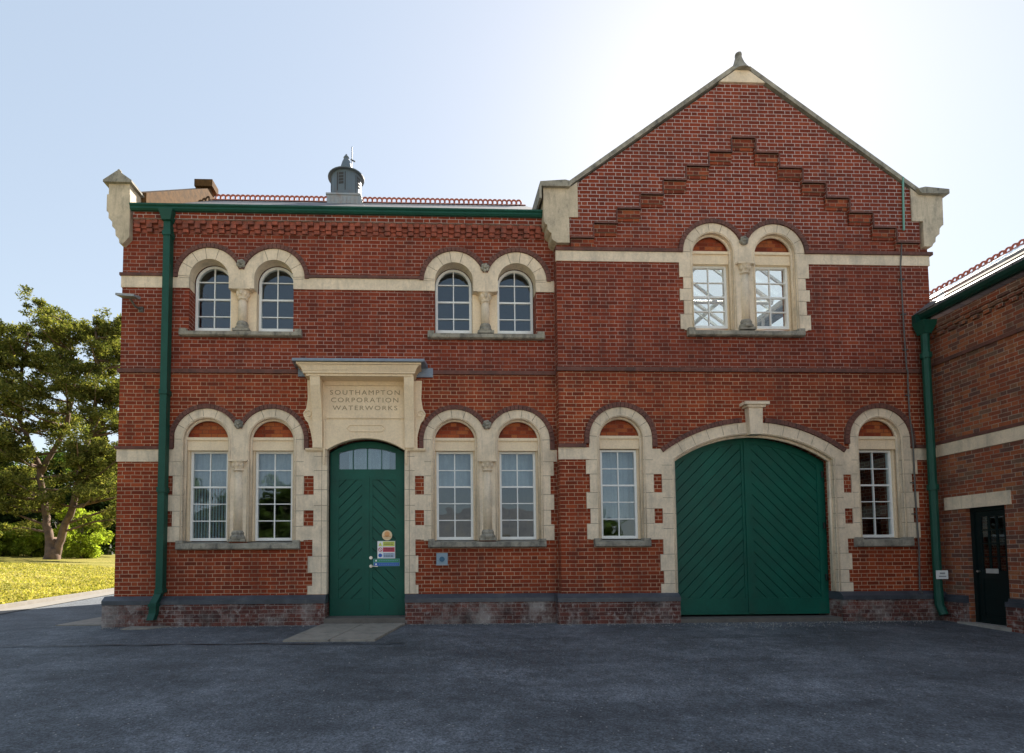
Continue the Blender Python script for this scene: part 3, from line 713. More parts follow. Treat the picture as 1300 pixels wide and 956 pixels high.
for i in range(5):
    t = i/5; cornice(.055+.09*t*t+.01, -.425-.035*t, 4.657+.021*i, 4.676+.021*(i+.05))
cornice(.16, -.475, 4.765, 4.80)
can = m.build('canopy', 'stone_clean', bld)
m = MB(); m.add([(X0-.06,-.53,4.802),(X1+.06,-.53,4.802),(X1+.12,-.0,4.84),(X0-.12,-.0,4.84),(X0-.06,-.53,4.85),(X1+.06,-.53,4.85),(X1+.12,0,4.93),(X0-.12,0,4.93)],
      [(3,2,1,0),(4,5,6,7),(0,1,5,4),(1,2,6,5),(2,3,7,6),(3,0,4,7)])
m.box(X0-.06, X1+.22, -.06, -.004, 4.67, 4.84)
m.build('lead_flashing', 'lead', can)
def text_mesh(txt, size, spacing=1.0, ext=.003):
    cu = bpy.data.curves.new('t', 'FONT'); cu.body = txt; cu.size = size; cu.extrude = ext; cu.align_x = 'LEFT'; cu.space_character = spacing; cu.resolution_u = 3
    o = bpy.data.objects.new('t', cu); COL.objects.link(o)
    dg = bpy.context.evaluated_depsgraph_get(); dg.update()
    me = bpy.data.meshes.new_from_object(o.evaluated_get(dg)); vs = [tuple(v.co) for v in me.vertices]; fs = [tuple(p.vertices) for p in me.polygons]
    bpy.data.objects.remove(o); bpy.data.curves.remove(cu); bpy.data.meshes.remove(me); return vs, fs
def put_text(m, txt, x0, x1, zb, cap, y):
    vs, fs = text_mesh(txt, 1.0, 1.25)
    xs = [v[0] for v in vs]; ys = [v[1] for v in vs]; a, b = min(xs), max(xs); c, d = 0, max(ys)
    m.add([(x0+(v[0]-a)/(b-a)*(x1-x0), y-v[2], zb+(v[1]-c)/(d-c)*cap) for v in vs], fs)
m = MB()
put_text(m, 'SOUTHAMPTON', -1.90, -.585, 4.325, .088, -.046); put_text(m, 'CORPORATION', -1.88, -.61, 4.18, .088, -.046); put_text(m, 'WATERWORKS', -1.85, -.63, 4.03, .085, -.046)
m.build('carved_letters', 'letter', bld)

# ---- panelled green door
def boards(m, panel, sgn, pitch, yf, yb, gap=.012, off=0.0):
    xs = [p[0] for p in panel]; zs = [p[1] for p in panel]; x0, x1, z0, z1 = min(xs), max(xs), min(zs), max(zs)
    v = pitch*1.41421; k0 = int((z0-(x1-x0)-v)/v)-1
    z = z0-(x1-x0)-v+off
    while z < z1+(x1-x0)+v:
        e = gap*.7071
        if sgn > 0: st = [(x0-.5, z-.5+e), (x1+.5, z+(x1-x0)+.5+e), (x1+.5, z+(x1-x0)+.5+v-e), (x0-.5, z-.5+v-e)]
        else: st = [(x0-.5, z+(x1-x0)+.5+e), (x1+.5, z-.5+e), (x1+.5, z-.5+v-e), (x0-.5, z+(x1-x0)+.5+v-e)]
        m.region([panel, st], lambda o: 0 in o and 1 in o, yf, yb)
        z += v
DY = .26
dr_arch = segmental(-1.94, -.505, .13, 3.27, 3.49)
door = empty('door', (0, 0, 0)); door.location = Vector((-1.22, DY, .13)) - bld.location; door.parent = bld
m = MB()
pan = [rect(-1.775, -1.33, 1.21, 2.745), rect(-1.775, -1.33, .45, 1.02), rect(-1.125, -.68, 1.21, 2.745), rect(-1.125, -.68, .45, 1.02)]
lights = []
R3 = 1.31; 
def topz(x, base=3.365, c=-1.2225, R=1.6): return base-(R-sqrt(R*R-(x-c)**2))
for k in range(4):
    a = -1.775+k*.2765; b = a+.262
    lights.append([(a, 2.95), (b, 2.95)] + [(b+(a-b)*i/6, topz(b+(a-b)*i/6)) for i in range(7)])
m.solid([dr_arch], pan+lights+[rect(-1.231, -1.224, .13, 2.80)], DY, DY+.08, True)
m.box(-1.265, -1.19, DY-.018, DY+.001, .16, 2.80)
leaf = m.build('door_leaf', 'green', door)
m = MB()
for k in range(4):
    m = MB(); boards(m, pan[k], 1 if k < 2 else -1, .145, DY+.014, DY+.06); m.build('door_panel', 'green', door)
MB().box(-1.93, -.51, DY+.085, DY+.10, .14, 2.80).build('door_back', 'green_dark', door)
m = MB(); m.box(-1.80, -.64, DY+.03, DY+.035, 2.94, 3.40); m.build('fanlight', 'glass', door)
m = MB(); m.disc(-1.155, 1.235, .032, DY-.03, DY+.01, 16); m.build('door_lock', 'steel', door)
m = MB(); m.disc(-1.155, 1.075, .030, DY-.03, DY+.01, 16); m.tube([(-1.155, DY-.045, 1.075), (-1.06, DY-.05, 1.07), (-1.02, DY-.045, 1.068)], .012, 8); m.build('door_handle', 'steel', door)
MB().box(-1.97, -.48, -.16, .30, -.05, .128).build('door_step', 'paving_dark', bld)

# ---- big green double gate
GYY = .03
gt = empty('gate', (0, 0, 0)); gt.location = Vector((6.14, GYY, .11)) - bld.location; gt.parent = bld
full = segmental(4.59, 7.69, .11, 3.05, 3.525, 36)
def gpanel(x0, x1):
    R = R_-.13; return [(x0, .42), (x1, .42)] + [(x1+(x0-x1)*i/20, cz_-.005+sqrt(R*R-(x1+(x0-x1)*i/20-6.14)**2)) for i in range(21)]
gp = [gpanel(4.74, 6.04), gpanel(6.24, 7.54)]
m = MB(); m.solid([full], gp+[rect(6.137, 6.143, .11, 3.6)], GYY, GYY+.10, True)
m.box(6.09, 6.19, GYY-.02, GYY+.001, .14, 3.46)
m.build('gate_frame', 'green', gt)
m = MB(); boards(m, gp[0], 1, .158, GYY+.016, GYY+.07); m.build('gate_leaf', 'green', gt)
m = MB(); boards(m, gp[1], -1, .158, GYY+.016, GYY+.07); m.build('gate_leaf', 'green', gt)
MB().box(4.62, 7.66, GYY+.11, GYY+.125, .12, 3.0).build('gate_back', 'green_dark', gt)
for z in (.75, 1.75, 2.75):
    for x in (4.64, 7.64): MB().tube([(x, GYY-.02, z), (x, GYY-.02, z+.12)], .02, 8).build('hinge', 'green_dark', gt)
MB().box(4.60, 7.69, -.30, .25, -.05, .07).build('gate_sill', 'paving_dark', bld)
# keystone
m = MB(); m.prism([(6.02, 3.52), (6.25, 3.52), (6.27, 4.03), (6.00, 4.03)], GY-.14, GY+.1); m.box(5.96, 6.31, GY-.17, GY+.05, 4.032, 4.075); m.box(5.90, 6.37, GY-.20, GY+.05, 4.077, 4.13)
m.build('keystone', 'stone', bld)

# ---- copings, kneelers and finial of the gable
def coping(name, x0, z0, x1, z1, t, yf, yb, mat='stone_dark'):
    d = Vector((x1-x0, z1-z0)).normalized(); n = Vector((-d.y, d.x)); n = n if n.y > 0 else -n
    m = MB(); m.prism([(x0, z0), (x1, z1), (x1+n.x*t, z1+n.y*t), (x0+n.x*t, z0+n.y*t)] if x1 > x0 else [(x1, z1), (x0, z0), (x0+n.x*t, z0+n.y*t), (x1+n.x*t, z1+n.y*t)], yf, yb)
    return m.build(name, mat, bld)
coping('coping', 2.60, 8.27, 6.0, 10.76, .08, GY-.10, .42); coping('coping', 9.64, 8.27, 6.24, 10.76, .08, GY-.10, .42)
m = MB(); m.prism([(2.10, 8.27), (2.66, 8.27), (2.74, 8.36), (2.58, 8.40), (2.10, 8.36)], GY-.16, .44); m.box(2.08, 2.12, GY-.17, .44, 8.02, 8.30); m.build('kneeler_cap', 'stone_dark', bld); m = MB(); m.prism([(9.50, 8.36), (9.58, 8.27), (10.14, 8.27), (10.14, 8.36), (9.66, 8.40)], GY-.16, .44)
m.build('kneeler_cap', 'stone_dark', bld)
def kneeler(pts): return MB().prism(pts, GY-.09, .35)
kl = [(2.405, 7.10), (2.66, 7.205), (2.66, 7.71), (2.83, 7.71), (2.83, 8.40), (2.64, 8.27), (2.17, 8.27), (2.17, 7.63), (2.20, 7.57), (2.235, 7.55), (2.24, 7.46), (2.28, 7.41), (2.315, 7.39), (2.32, 7.28), (2.36, 7.24), (2.40, 7.22)]
kl[0] = (2.405, 7.205)
kr = [(9.64, 7.24), (9.80, 7.24), (9.83, 7.30), (9.87, 7.33), (9.88, 7.42), (9.92, 7.46), (9.96, 7.49), (9.97, 7.60), (10.01, 7.65), (10.05, 7.68), (10.06, 8.27), (9.60, 8.27), (9.42, 8.41), (9.42, 7.745), (9.64, 7.745)]
m = MB(); m.solid([fix(kl)], [], GY-.09, .35, True); m.build('kneeler', 'stone_worn', bld); m = MB(); m.solid([fix(kr)], [], GY-.09, .35, True); m.build('kneeler', 'stone_worn', bld)
m = MB(); m.prism([(5.66, 10.48), (6.58, 10.48), (6.12, 10.82)], GY-.11, .2); m.build('apex_stone', 'stone', bld)
m = MB(); m.lathe(6.12, GY+.0, [(.22, 10.72), (.17, 10.80), (.12, 10.90), (.085, 11.0), (.06, 11.09), (.065, 11.12), (.06, 11.16), (.015, 11.19)], 12)
m.build('finial', 'stone_dark', bld)
# left gable end: kneeler, cap and raking coping
m = MB()
kp = [(-5.78, 7.16), (-5.66, 7.30), (-5.66, 8.12), (-6.09, 8.12), (-6.09, 7.80), (-6.05, 7.76), (-6.05, 7.66), (-5.98, 7.60), (-5.98, 7.50), (-5.92, 7.45), (-5.91, 7.32), (-5.85, 7.26), (-5.84, 7.18)]
m.solid([fix(kp)], [], -.12, .42, True); m.box(-6.07, -5.68, -.10, .40, 8.122, 8.34)
m.build('kneeler', 'stone_worn', bld)
m = MB(); m.prism([(-6.15, 8.342), (-5.62, 8.342), (-5.62, 8.38), (-5.87, 8.56), (-5.90, 8.56), (-6.15, 8.38)], -.16, .46); m.add(*blob(-5.885, -.09, 8.59, .035, .05, .035)); m.build('kneeler_cap', 'stone_dark', bld)
M['coping_brown'] = plain_mat('lichened_brown_coping', (.10,.052,.02), .3, 7, .95, col2=(.05,.03,.015), spec=.1, bmp=.4)
m = MB(); m.xprism([(.30, 8.05), (.30, 8.45), (3.45, 10.74), (6.7, 8.35), (6.7, 8.05), (3.45, 10.30)], -5.92, -5.58); m.xprism([(3.25, 10.66), (3.25, 10.84), (3.65, 10.84), (3.65, 10.66)], -5.95, -5.50)
m.build('coping', 'coping_brown', bld)

# ---- crested ridge
def crest(m, n, p0, dx, dy, z, r=.058, T=None):
    for i in range(n):
        px, py = p0[0]+dx*i, p0[1]+dy*i
        L = sqrt(dx*dx+dy*dy); ux, uy = dx/L, dy/L
        pts = [(px+ux*r*cos(t), py+uy*r*cos(t), z+.07+r*1.0*sin(t)) for t in [pi*k/7 for k in range(8)]]
        pts = [(pts[0][0], pts[0][1], z)] + pts + [(pts[-1][0], pts[-1][1], z)]
        m.tube(pts, .025, 5)
m = MB(); m.xprism([(ry-.12, ridge_z-.06), (ry, ridge_z+.04), (ry+.12, ridge_z-.06), (ry, ridge_z-.02)], -5.55, 2.5)
crest(m, 63, (-5.42, ry), .125, 0, ridge_z+.02)
m.build('ridge_crest', 'crest', bld)

# ---- roof ventilator
vt = empty('ventilator', (0, 0, 0)); vt.location = Vector((-2.16, ry, ridge_z)) - bld.location; vt.parent = bld
m = MB(); m.box(-2.58, -1.74, ry-.42, ry+.42, 9.4, 10.34)
for k in range(9): m.box(-2.56+.1*k, -2.50+.1*k, ry-.435, ry-.42, 9.6, 10.30)
m.box(-2.60, -1.72, ry-.44, ry+.44, 10.34, 10.385); m.build('ventilator_base', 'zinc', vt)
m = MB(); m.lathe(-2.16, ry, [(.39, 10.38), (.39, 11.05)], 24); m.build('drum', 'zinc_dark', vt)
for k in range(5):
    t = 2*pi*k/5-1.75; m = MB()
    for j in range(4):
        z = 10.66+.08*j; a, b = t-.16, t+.16
        m.add([(-2.16+.396*cos(a), ry+.396*sin(a), z), (-2.16+.396*cos(b), ry+.396*sin(b), z), (-2.16+.396*cos(b), ry+.396*sin(b), z+.065), (-2.16+.396*cos(a), ry+.396*sin(a), z+.065)], [(0,1,2,3)])
    m.add([(-2.16+.394*cos(t-.29), ry+.394*sin(t-.29), 10.50), (-2.16+.394*cos(t+.29), ry+.394*sin(t+.29), 10.50), (-2.16+.394*cos(t+.29), ry+.394*sin(t+.29), 10.98), (-2.16+.394*cos(t-.29), ry+.394*sin(t-.29), 10.98)], [(0,1,2,3)])
    m.build('louvre', 'dark', vt)
m = MB(); m.lathe(-2.16, ry, [(.40, 11.04), (.465, 11.04), (.468, 11.06), (.36, 11.13), (.19, 11.22), (.10, 11.52), (.06, 11.60), (.075, 11.62), (.015, 11.72)], 28); m.build('ventilator_cap', 'zinc_dark', vt)
m = MB(); m.tube([(-2.03, ry+.1, 11.2), (-2.03, ry+.1, 12.0)], .012, 6); m.tube([(-2.06, ry+.1, 11.66), (-1.95, ry+.1, 11.60)], .02, 6); m.build('lightning_rod', 'conduit', vt)

# ---- lightning conductor and conduit on the gabled bay
pts = [(9.27, 8.62), (9.255, 8.2), (9.235, 7.55)]
m = MB(); m.tube([(x, GY-.10, z) for x, z in pts], .018, 6)
M['verdigris'] = flat('verdigris', (.16,.36,.29)); m.build('conductor', 'verdigris', bld)
m = MB(); m.tube([(x, GY-.055, z) for x, z in [(9.235, 7.56), (9.20, 7.1), (9.17, 6.84), (9.175, 5.6), (9.19, 4.83)]] + [(9.20, GY-.07, 4.75), (9.20, GY-.055, 4.6), (9.205, GY-.05, 3.9), (9.24, GY-.06, 3.4), (9.245, GY-.045, 2.4), (9.25, GY-.06, 1.3), (9.25, GY-.03, .60), (9.20, GY-.14, .50)], .013, 6)
for z in (8.6, 7.9, 6.6, 5.9, 5.2, 4.3, 3.7, 2.6, 2.0): m.box(9.17, 9.26, GY-.04, GY-.0, z, z+.02)
m.build('conduit', 'conduit', bld)

# ---- blinds and curtains inside
m = MB()
for k in range(13):
    x = CL[0]-.34+.055*k; m.add([(x, .36, 1.6), (x+.028, .39, 1.6), (x+.028, .39, 2.75), (x, .36, 2.75)], [(0,1,2,3)])
m.build('vertical_blind', 'blind', bld)
def net(c, z0, z1, y):
    m = MB(); n = 40; vs = []; fs = []
    for i in range(n+1):
        x = c-.40+.8*i/n; yy = y+.012*sin(i*1.1)
        vs += [(x, yy, z0), (x, yy, z1)]
        if i: fs.append((2*i-2, 2*i, 2*i+1, 2*i-1))
    m.add(vs, fs); return m.build('curtain', 'blind', bld)
for c in (CL[0], CL[1], CR[0], CR[1]): net(c, 2.62, 3.4, .42)
net(CS[0], 1.95, 3.4, GY+.40)
net(-1.22, 2.85, 3.45, .5).scale = (1, 1, 1)

# ================================================================= WING
A0 = radians(-2.554); XW = 9.72
def WT(s, o, z):                             # s along the wing towards the yard, o outwards (to -x)
    dx, dy = sin(A0), -cos(A0)
    return (XW + s*dx - o*cos(A0), GY + s*dy - o*sin(A0)*1.0 , z)
wing = empty('brick_wing', (13, -4, 0))
tag(wing, 'lower mottled brick wing on the right with slate roof, rooflights and dark glazed door', 'building')
SE = 7.5
def wsolid(adds, subs, o0, o1, name, mat, parent=wing):
    m = MB(T=lambda x, y, z: WT(-x, -y, z)); m.solid([[(-a, b) for a, b in p][::-1] for p in adds], [[(-a, b) for a, b in p][::-1] for p in subs], -o0, -o1, True)
    return m.build(name, mat, parent)
def wb(m, s0, s1, o0, o1, z0, z1): m.box(-s1, -s0, -o1, -o0, z0, z1)
def WM(): return MB(T=lambda x, y, z: WT(-x, -y, z))
wsolid([rect(-3.5, SE, -.6, 5.72)], [rect(.56, 1.27, -.05, 2.07)], 0, -.30, 'wall', 'brick_wing')
m = WM(); wb(m, -3.5, SE, .0, .018, 3.10, 3.325); m.build('stone_band', 'stone', wing)
m = WM(); wb(m, 0, SE, .0, .035, 4.86, 4.925); m.build('string_course', 'hood', wing)
m = WM(); wb(m, 0, SE, 0, .03, 3.33, 3.385); m.build('string_course', 'hood', wing)
m = WM(); wb(m, .16, 1.39, -.01, .02, 2.065, 2.30); m.build('door_lintel', 'stone', wing)
m = WM(); s = 0.02
k = 0
while s < SE:
    if k % 2 == 0: wb(m, s, s+.1125, 0, .05, 5.40, 5.47)
    wb(m, s+.002, s+.1105, 0, .055 if k % 2 else .07, 5.475, 5.545)
    s += .1125; k += 1
m.build('dentil_course', 'brick_wing', wing)
m = WM(); wb(m, -.05, SE, 0, .085, 5.55, 5.70); m.build('eaves_course', 'brick_wing', wing)
for a, b in ((.0, .53), (1.30, SE)):
    m = WM(); wb(m, a, b, .0, .11, -.6, .36); m.build('plinth', 'brick_plinth', wing)
    m = WM(); wb(m, a-.004, b+.004, 0, .12, .36, .44); wb(m, a-.004, b+.004, 0, .06, .439, .49); m.build('plinth_cap', 'blue', wing)
m = WM(); m.add([(-SE, -.10, 5.78), (0.12, -.10, 5.78), (.12, -.20, 5.77), (-SE, -.20, 5.77), (-SE, -.245, 5.81), (.12, -.245, 5.81), (.12, -.27, 5.87), (-SE, -.27, 5.87), (.12, -.10, 5.87), (-SE, -.10, 5.87)],
      [(0,1,2,3),(3,2,5,4),(4,5,6,7),(7,6,8,9),(1,8,6,5,2),(0,3,4,7,9)])
wb(m, -.12, .10, .10, .33, 5.70, 5.88)
M['green_gutter'] = plain_mat('dark_green_gutter_paint', (.005,.045,.034), .15, 4, .5, spec=.3)
m.build('gutter', 'green_gutter', wing)
# roof and rooflights
m = WM(); wr = 3.5; sl = .585
def rp(o, up=0): return 5.90 + (.30-o)*sl + up
def wroof(m, s0, s1, o0, o1, up, t):
    m.add([(-s1, -o0, rp(o0, up)), (-s0, -o0, rp(o0, up)), (-s0, -o1, rp(o1, up)), (-s1, -o1, rp(o1, up)), (-s1, -o0, rp(o0, up)-t), (-s0, -o0, rp(o0, up)-t), (-s0, -o1, rp(o1, up)-t), (-s1, -o1, rp(o1, up)-t)],
          [(0,1,2,3),(7,6,5,4),(0,4,5,1),(1,5,6,2),(2,6,7,3),(3,7,4,0)])
wroof(m, 0, SE, .26, -wr, 0, .08); wroof(m, -7, -.002, -.12, -wr, 0, .08)
m.add([(-SE, wr, rp(-wr)), (7, wr, rp(-wr)), (7, 2*wr, 5.8), (-SE, 2*wr, 5.8)], [(0,1,2,3)])
m.build('roof', 'slate', wing)
m = WM(); wroof(m, -7, SE, -.14, -.72, .03, .03); m.build('roof_flashing', 'flash', wing)
m = WM()
for k in range(9):
    s0 = -5.5+1.25*k; wroof(m, s0, s0+1.1, -.8, -2.3, .09, .08)
rl2 = m.build('rooflight', 'metalgrey', wing)
m = WM()
for k in range(9):
    s0 = -5.5+1.25*k; wroof(m, s0+.06, s0+1.04, -.88, -2.22, .10, .01)
m.build('pane', 'glass', rl2)
m = MB(); a_ = WT(-6.9, -wr, 0); b_ = WT(SE, -wr, 0); n = 96
crest(m, n, (a_[0], a_[1]), (b_[0]-a_[0])/n, (b_[1]-a_[1])/n, rp(-wr)+.02, .062)
m.tube([(a_[0], a_[1], rp(-wr)), (b_[0], b_[1], rp(-wr))], .075, 6); m.build('ridge_crest', 'crest', wing)
m = WM(); wb(m, SE-.3, SE, -7, -.3, -.6, 5.7); wb(m, -3.5, -3.2, -7, -.3, -.6, 5.7); wb(m, -3.5, SE, -7, -6.7, -.6, 5.7); m.build('side_wall', 'brick_wing', wing)
m = WM(); m.add([(-SE, .0, 5.6), (-SE, 7, 5.6), (-SE, 3.5, 8.0)], [(0,1,2)]); m.build('end_gable', 'brick_wing', wing)
# little slated skirt where wing roof meets the bay
m = WM(); m.add([(.05, -.30, 5.90), (-.45, -.30, 5.90), (-.45, .0, 6.14), (.05, .0, 6.14)], [(0,1,2,3)]); m.build('roof_skirt', 'slate', wing)
# wing door
wd = empty('door', (0, 0, 0)); wd.parent = wing; wd.location = Vector(WT(.91, -.1, 0)) - wing.location
m = WM(); m.solid([[(-1.27, 0), (-.56, 0), (-.56, 2.07), (-1.27, 2.07)]], [[(-1.21, .04), (-.62, .04), (-.62, 2.0), (-1.21, 2.0)]], .08, .16, True); m.build('door_frame', 'green_dark', wd)
m = WM(); m.solid([[(-1.205, .03), (-.625, .03), (-.625, 1.995), (-1.205, 1.995)]], [[(-1.13, .95), (-.70, .95), (-.70, 1.90), (-1.13, 1.90)], [(-1.12, .15), (-.71, .15), (-.71, .8), (-1.12, .8)]], .11, .155, True)
m.box(-1.12, -.71, .125, .15, .15, .8)
for k in (1, 2): m.box(-1.13+.1433*k-.01, -1.13+.1433*k+.01, .115, .15, .95, 1.90)
for k in (1, 2, 3): m.box(-1.13, -.70, .115, .15, .95+.2375*k-.01, .95+.2375*k+.01)
m.build('door_leaf', 'green_dark', wd)
m = WM(); m.box(-1.14, -.69, .135, .138, .94, 1.91); m.build('pane', 'glass', wd)
m = WM(); m.tube([(-.66, .10, .93), (-.66, .06, .93)], .022, 8); m.build('door_handle', 'steel', wd)
m = WM(); wb(m, .45, 1.38, -.2, .16, -.06, .02); m.build('door_step', 'concrete', wing)
m = WM(); wb(m, -3.5, SE, -6.7, -.31, -.03, .0); wb(m, .3, 1.6, -2.0, -1.9, 0, 2.6); m.build('inner_wall', 'room', wing)
# right downpipe
m = MB(); px_, py_ = 9.47, -.40
m.tube([(px_, py_, .62), (px_, py_, 5.45)], .068, 12)
for z in (2.45, 4.98): m.tube([(px_, py_, z), (px_, py_, z+.1)], .092, 12)
m.tube([(px_, py_, .62), (px_-.01, py_-.02, .30), (px_, py_-.09, .12)], .07, 12)
m.add([(9.36,-.51,5.70),(9.66,-.51,5.70),(9.66,-.25,5.70),(9.36,-.25,5.70),(9.40,-.47,5.45),(9.54,-.47,5.45),(9.54,-.31,5.45),(9.40,-.31,5.45)], [(0,3,2,1),(4,5,6,7),(0,1,5,4),(1,2,6,5),(2,3,7,6),(3,0,4,7)])
m.build('downpipe', 'green_pipe', wing)
# notice on wing door and on the downpipe
m = WM(); m.box(-1.0, -.78, .098, .104, .90, .98); o = m.build('notice', 'render', None); tag(o, 'small pale notice on the dark door of the side wing', 'sign')
m = MB(); m.box(px_-.11, px_+.11, py_-.10, py_-.085, .78, .94); o = m.build('warning_plate', 's_white', None); tag(o, 'small white plate strapped low on the right green downpipe', 'sign')
m = MB(); m.box(px_-.05, px_+.05, py_-.103, py_-.1005, .87, .90); m.box(px_-.07, px_+.07, py_-.103, py_-.1005, .82, .84); m.build('lettering', 'metalgrey', o)

# ================================================================= SIGNS ON THE GREEN DOOR
SYY = DY-.020
def sign(name, parts, label):
    first = None
    for i, (nm, mat, fn) in enumerate(parts):
        m = MB(); fn(m); o = m.build(nm if i else name, mat, first)
        if i == 0: first = o
    tag(first, label, 'sign'); return first
sign('round_sign', [('disc', 's_cream', lambda m: m.disc(-.845, 1.665, .098, SYY-.012, SYY, 28)),
     ('emblem', 's_orange', lambda m: (m.disc(-.845, 1.690, .052, SYY-.016, SYY-.0125, 20), m.box(-.915, -.775, SYY-.016, SYY-.0125, 1.635, 1.655))),
     ('lettering', 's_orange', lambda m: [m.box(-.90+.028*k, -.882+.028*k, SYY-.016, SYY-.0125, 1.605, 1.618) for k in range(5)])],
     'round cream and orange sign, uppermost on the green panelled door')
def icons(m):
    pass
sign('safety_sign', [('board', 's_white', lambda m: m.box(-1.03, -.69, SYY-.006, SYY, 1.222, 1.555)),
     ('warning_panel', 's_yellow', lambda m: m.box(-.925, -.70, SYY-.009, SYY-.0065, 1.455, 1.545)),
     ('warning_triangle', 's_yellow', lambda m: m.prism([(-1.012, 1.462), (-.938, 1.462), (-.975, 1.532)], SYY-.009, SYY-.0065)),
     ('prohibition_panel', 's_red', lambda m: m.box(-.925, -.70, SYY-.009, SYY-.0065, 1.345, 1.435)),
     ('prohibition_ring', 's_red', lambda m: (m.solid([arc(-.975, 1.39, .04, 0, 2*pi, 20)[:-1]], [arc(-.975, 1.39, .028, 0, 2*pi, 20)[:-1]], SYY-.009, SYY-.0065), m.prism([(-1.002, 1.41), (-.996, 1.418), (-.948, 1.37), (-.954, 1.362)][::-1], SYY-.009, SYY-.0065))),
     ('mandatory_panel', 's_pale', lambda m: m.box(-.925, -.70, SYY-.009, SYY-.0065, 1.235, 1.325)),
     ('mandatory_symbol', 's_blue', lambda m: m.disc(-.975, 1.28, .036, SYY-.009, SYY-.0065, 18)),
     ('lettering', 's_black', lambda m: [m.box(-.90+.026*k, -.884+.026*k+.004*(k % 2), SYY-.0115, SYY-.0095, z, z+.012) for z in (1.51, 1.48, 1.405, 1.375, 1.30, 1.27, 1.25) for k in range(7)])],
     'white safety sign with yellow, red and blue rows on the green panelled door')
sign('notice_strip', [('board', 's_teal', lambda m: m.box(-1.11, -.60, SYY-.006, SYY, 1.07, 1.216)),
     ('green_row', 's_green', lambda m: m.box(-1.095, -.615, SYY-.009, SYY-.0065, 1.148, 1.207)),
     ('blue_row', 's_blue', lambda m: m.box(-1.095, -.615, SYY-.009, SYY-.0065, 1.08, 1.14)),
     ('symbol', 's_white', lambda m: (m.disc(-1.055, 1.178, .018, SYY-.0115, SYY-.0095, 14), m.disc(-1.055, 1.11, .018, SYY-.0115, SYY-.0095, 14))),
     ('lettering', 's_lightblue', lambda m: [m.box(-1.0+.034*k, -.978+.034*k, SYY-.0115, SYY-.0095, z, z+.014) for z in (1.172, 1.103) for k in range(11)])],
     'wide green and blue notice strip below the white safety sign')

# wall box and floodlight
M['box_grey'] = flat('pale_blue_grey', (.22,.30,.36)); M['box_dial'] = flat('dial_blue', (.03,.11,.19))
tb = empty('key_box', (.205, 0, 1.1)); tag(tb, 'small pale blue metal box on the brick below the right window pair', 'wall box')
MB().box(.10, .31, -.09, .0, 1.10, 1.315).build('box_body', 'box_grey', tb); m = MB(); m.disc(.205, 1.20, .05, -.105, -.088, 16); m.build('box_dial', 'box_dial', tb)
MB().box(.09, .32, -.096, -.088, 1.085, 1.105).build('box_rim', 'metalgrey', tb)
fl = empty('floodlight', (-5.6, 0, 6.0)); tag(fl, 'small grey floodlight on a bracket near the left corner of the brick facade', 'light')
m = MB(); m.add([(-5.75,-.36,6.06),(-5.42,-.36,6.04),(-5.42,-.12,6.09),(-5.75,-.12,6.11),(-5.75,-.36,6.10),(-5.42,-.36,6.08),(-5.42,-.12,6.15),(-5.75,-.12,6.17)], [(0,3,2,1),(4,5,6,7),(0,1,5,4),(1,2,6,5),(2,3,7,6),(3,0,4,7)]); m.build('lamp_head', 'metalgrey', fl)
m = MB(); m.tube([(-5.56, -.2, 6.06), (-5.52, -.12, 5.96), (-5.46, -.0, 5.95)], .02, 8); m.box(-5.50, -5.42, -.03, 0, 5.90, 6.0); m.build('bracket', 'conduit', fl)

# ================================================================= GROUND
def kerbx(y): return -10.55 - .21*(y-3) if y > -4 else -9.08-.0*(y)
def gh(x, y):
    z = .03*min(0, max(y, -25)+.3)
    k = kerbx(y); d = k-x
    if d > 0: z += .10 + .034*min(d, 45) + .020*min(max(0, y+2), 55)*min(1, d/7)
    return z
def sheet(name, xs, ys, mat, dz, kind='structure', inside=None):
    vs = []; fs = []
    for y in ys:
        for x in xs(y): vs.append((x, y, gh2(x, y)+dz))
    n = len(list(xs(ys[0])))
    for j in range(len(ys)-1):
        for i in range(n-1): fs.append((j*n+i, j*n+i+1, (j+1)*n+i+1, (j+1)*n+i))
    m = MB(); m.add(vs, fs); o = m.build(name, mat); o['kind'] = kind; return o
def gh2(x, y): return gh(x, y)
ysA = list(np.concatenate([np.linspace(-60, -12, 9), np.linspace(-11, 14, 51), np.linspace(16, 60, 12)]))
def xsA(y): k = kerbx(y)+.001; return [k + t*(60-k) for t in np.linspace(0, 1, 60)]
gh2 = lambda x, y: .03*min(0, max(y, -25)+.3) + .012*sin(x*.8+1)*sin(y*.6)*min(1, max(0, -y-.4)/2)
sheet('yard', xsA, ysA, 'asphalt', 0)
gh2 = gh
def xsL(y): k = kerbx(y)-.15; return [k - 75*t**2 for t in np.linspace(1, 0, 60)]
ysL = list(np.linspace(-60, 110, 120))
sheet('lawn', xsL, ysL, 'grass', 0)
M['ground'] = M['grass']
m = MB(); n = 40
gx = np.concatenate([-np.geomspace(900, 12, 20), np.linspace(-8, 8, 4), np.geomspace(12, 900, 20)]); gy = gx
vs = [(x, y, (-.8 if (abs(x) < 80 and abs(y) < 80) else min(1.6, -.8+.02*max(0, max(abs(x), abs(y))-60)))-.2) for y in gy for x in gx]; L = len(gx)
m.add(vs, [(j*L+i, j*L+i+1, (j+1)*L+i+1, (j+1)*L+i) for j in range(L-1) for i in range(L-1)]); o = m.build('ground', 'grass'); o['kind'] = 'structure'
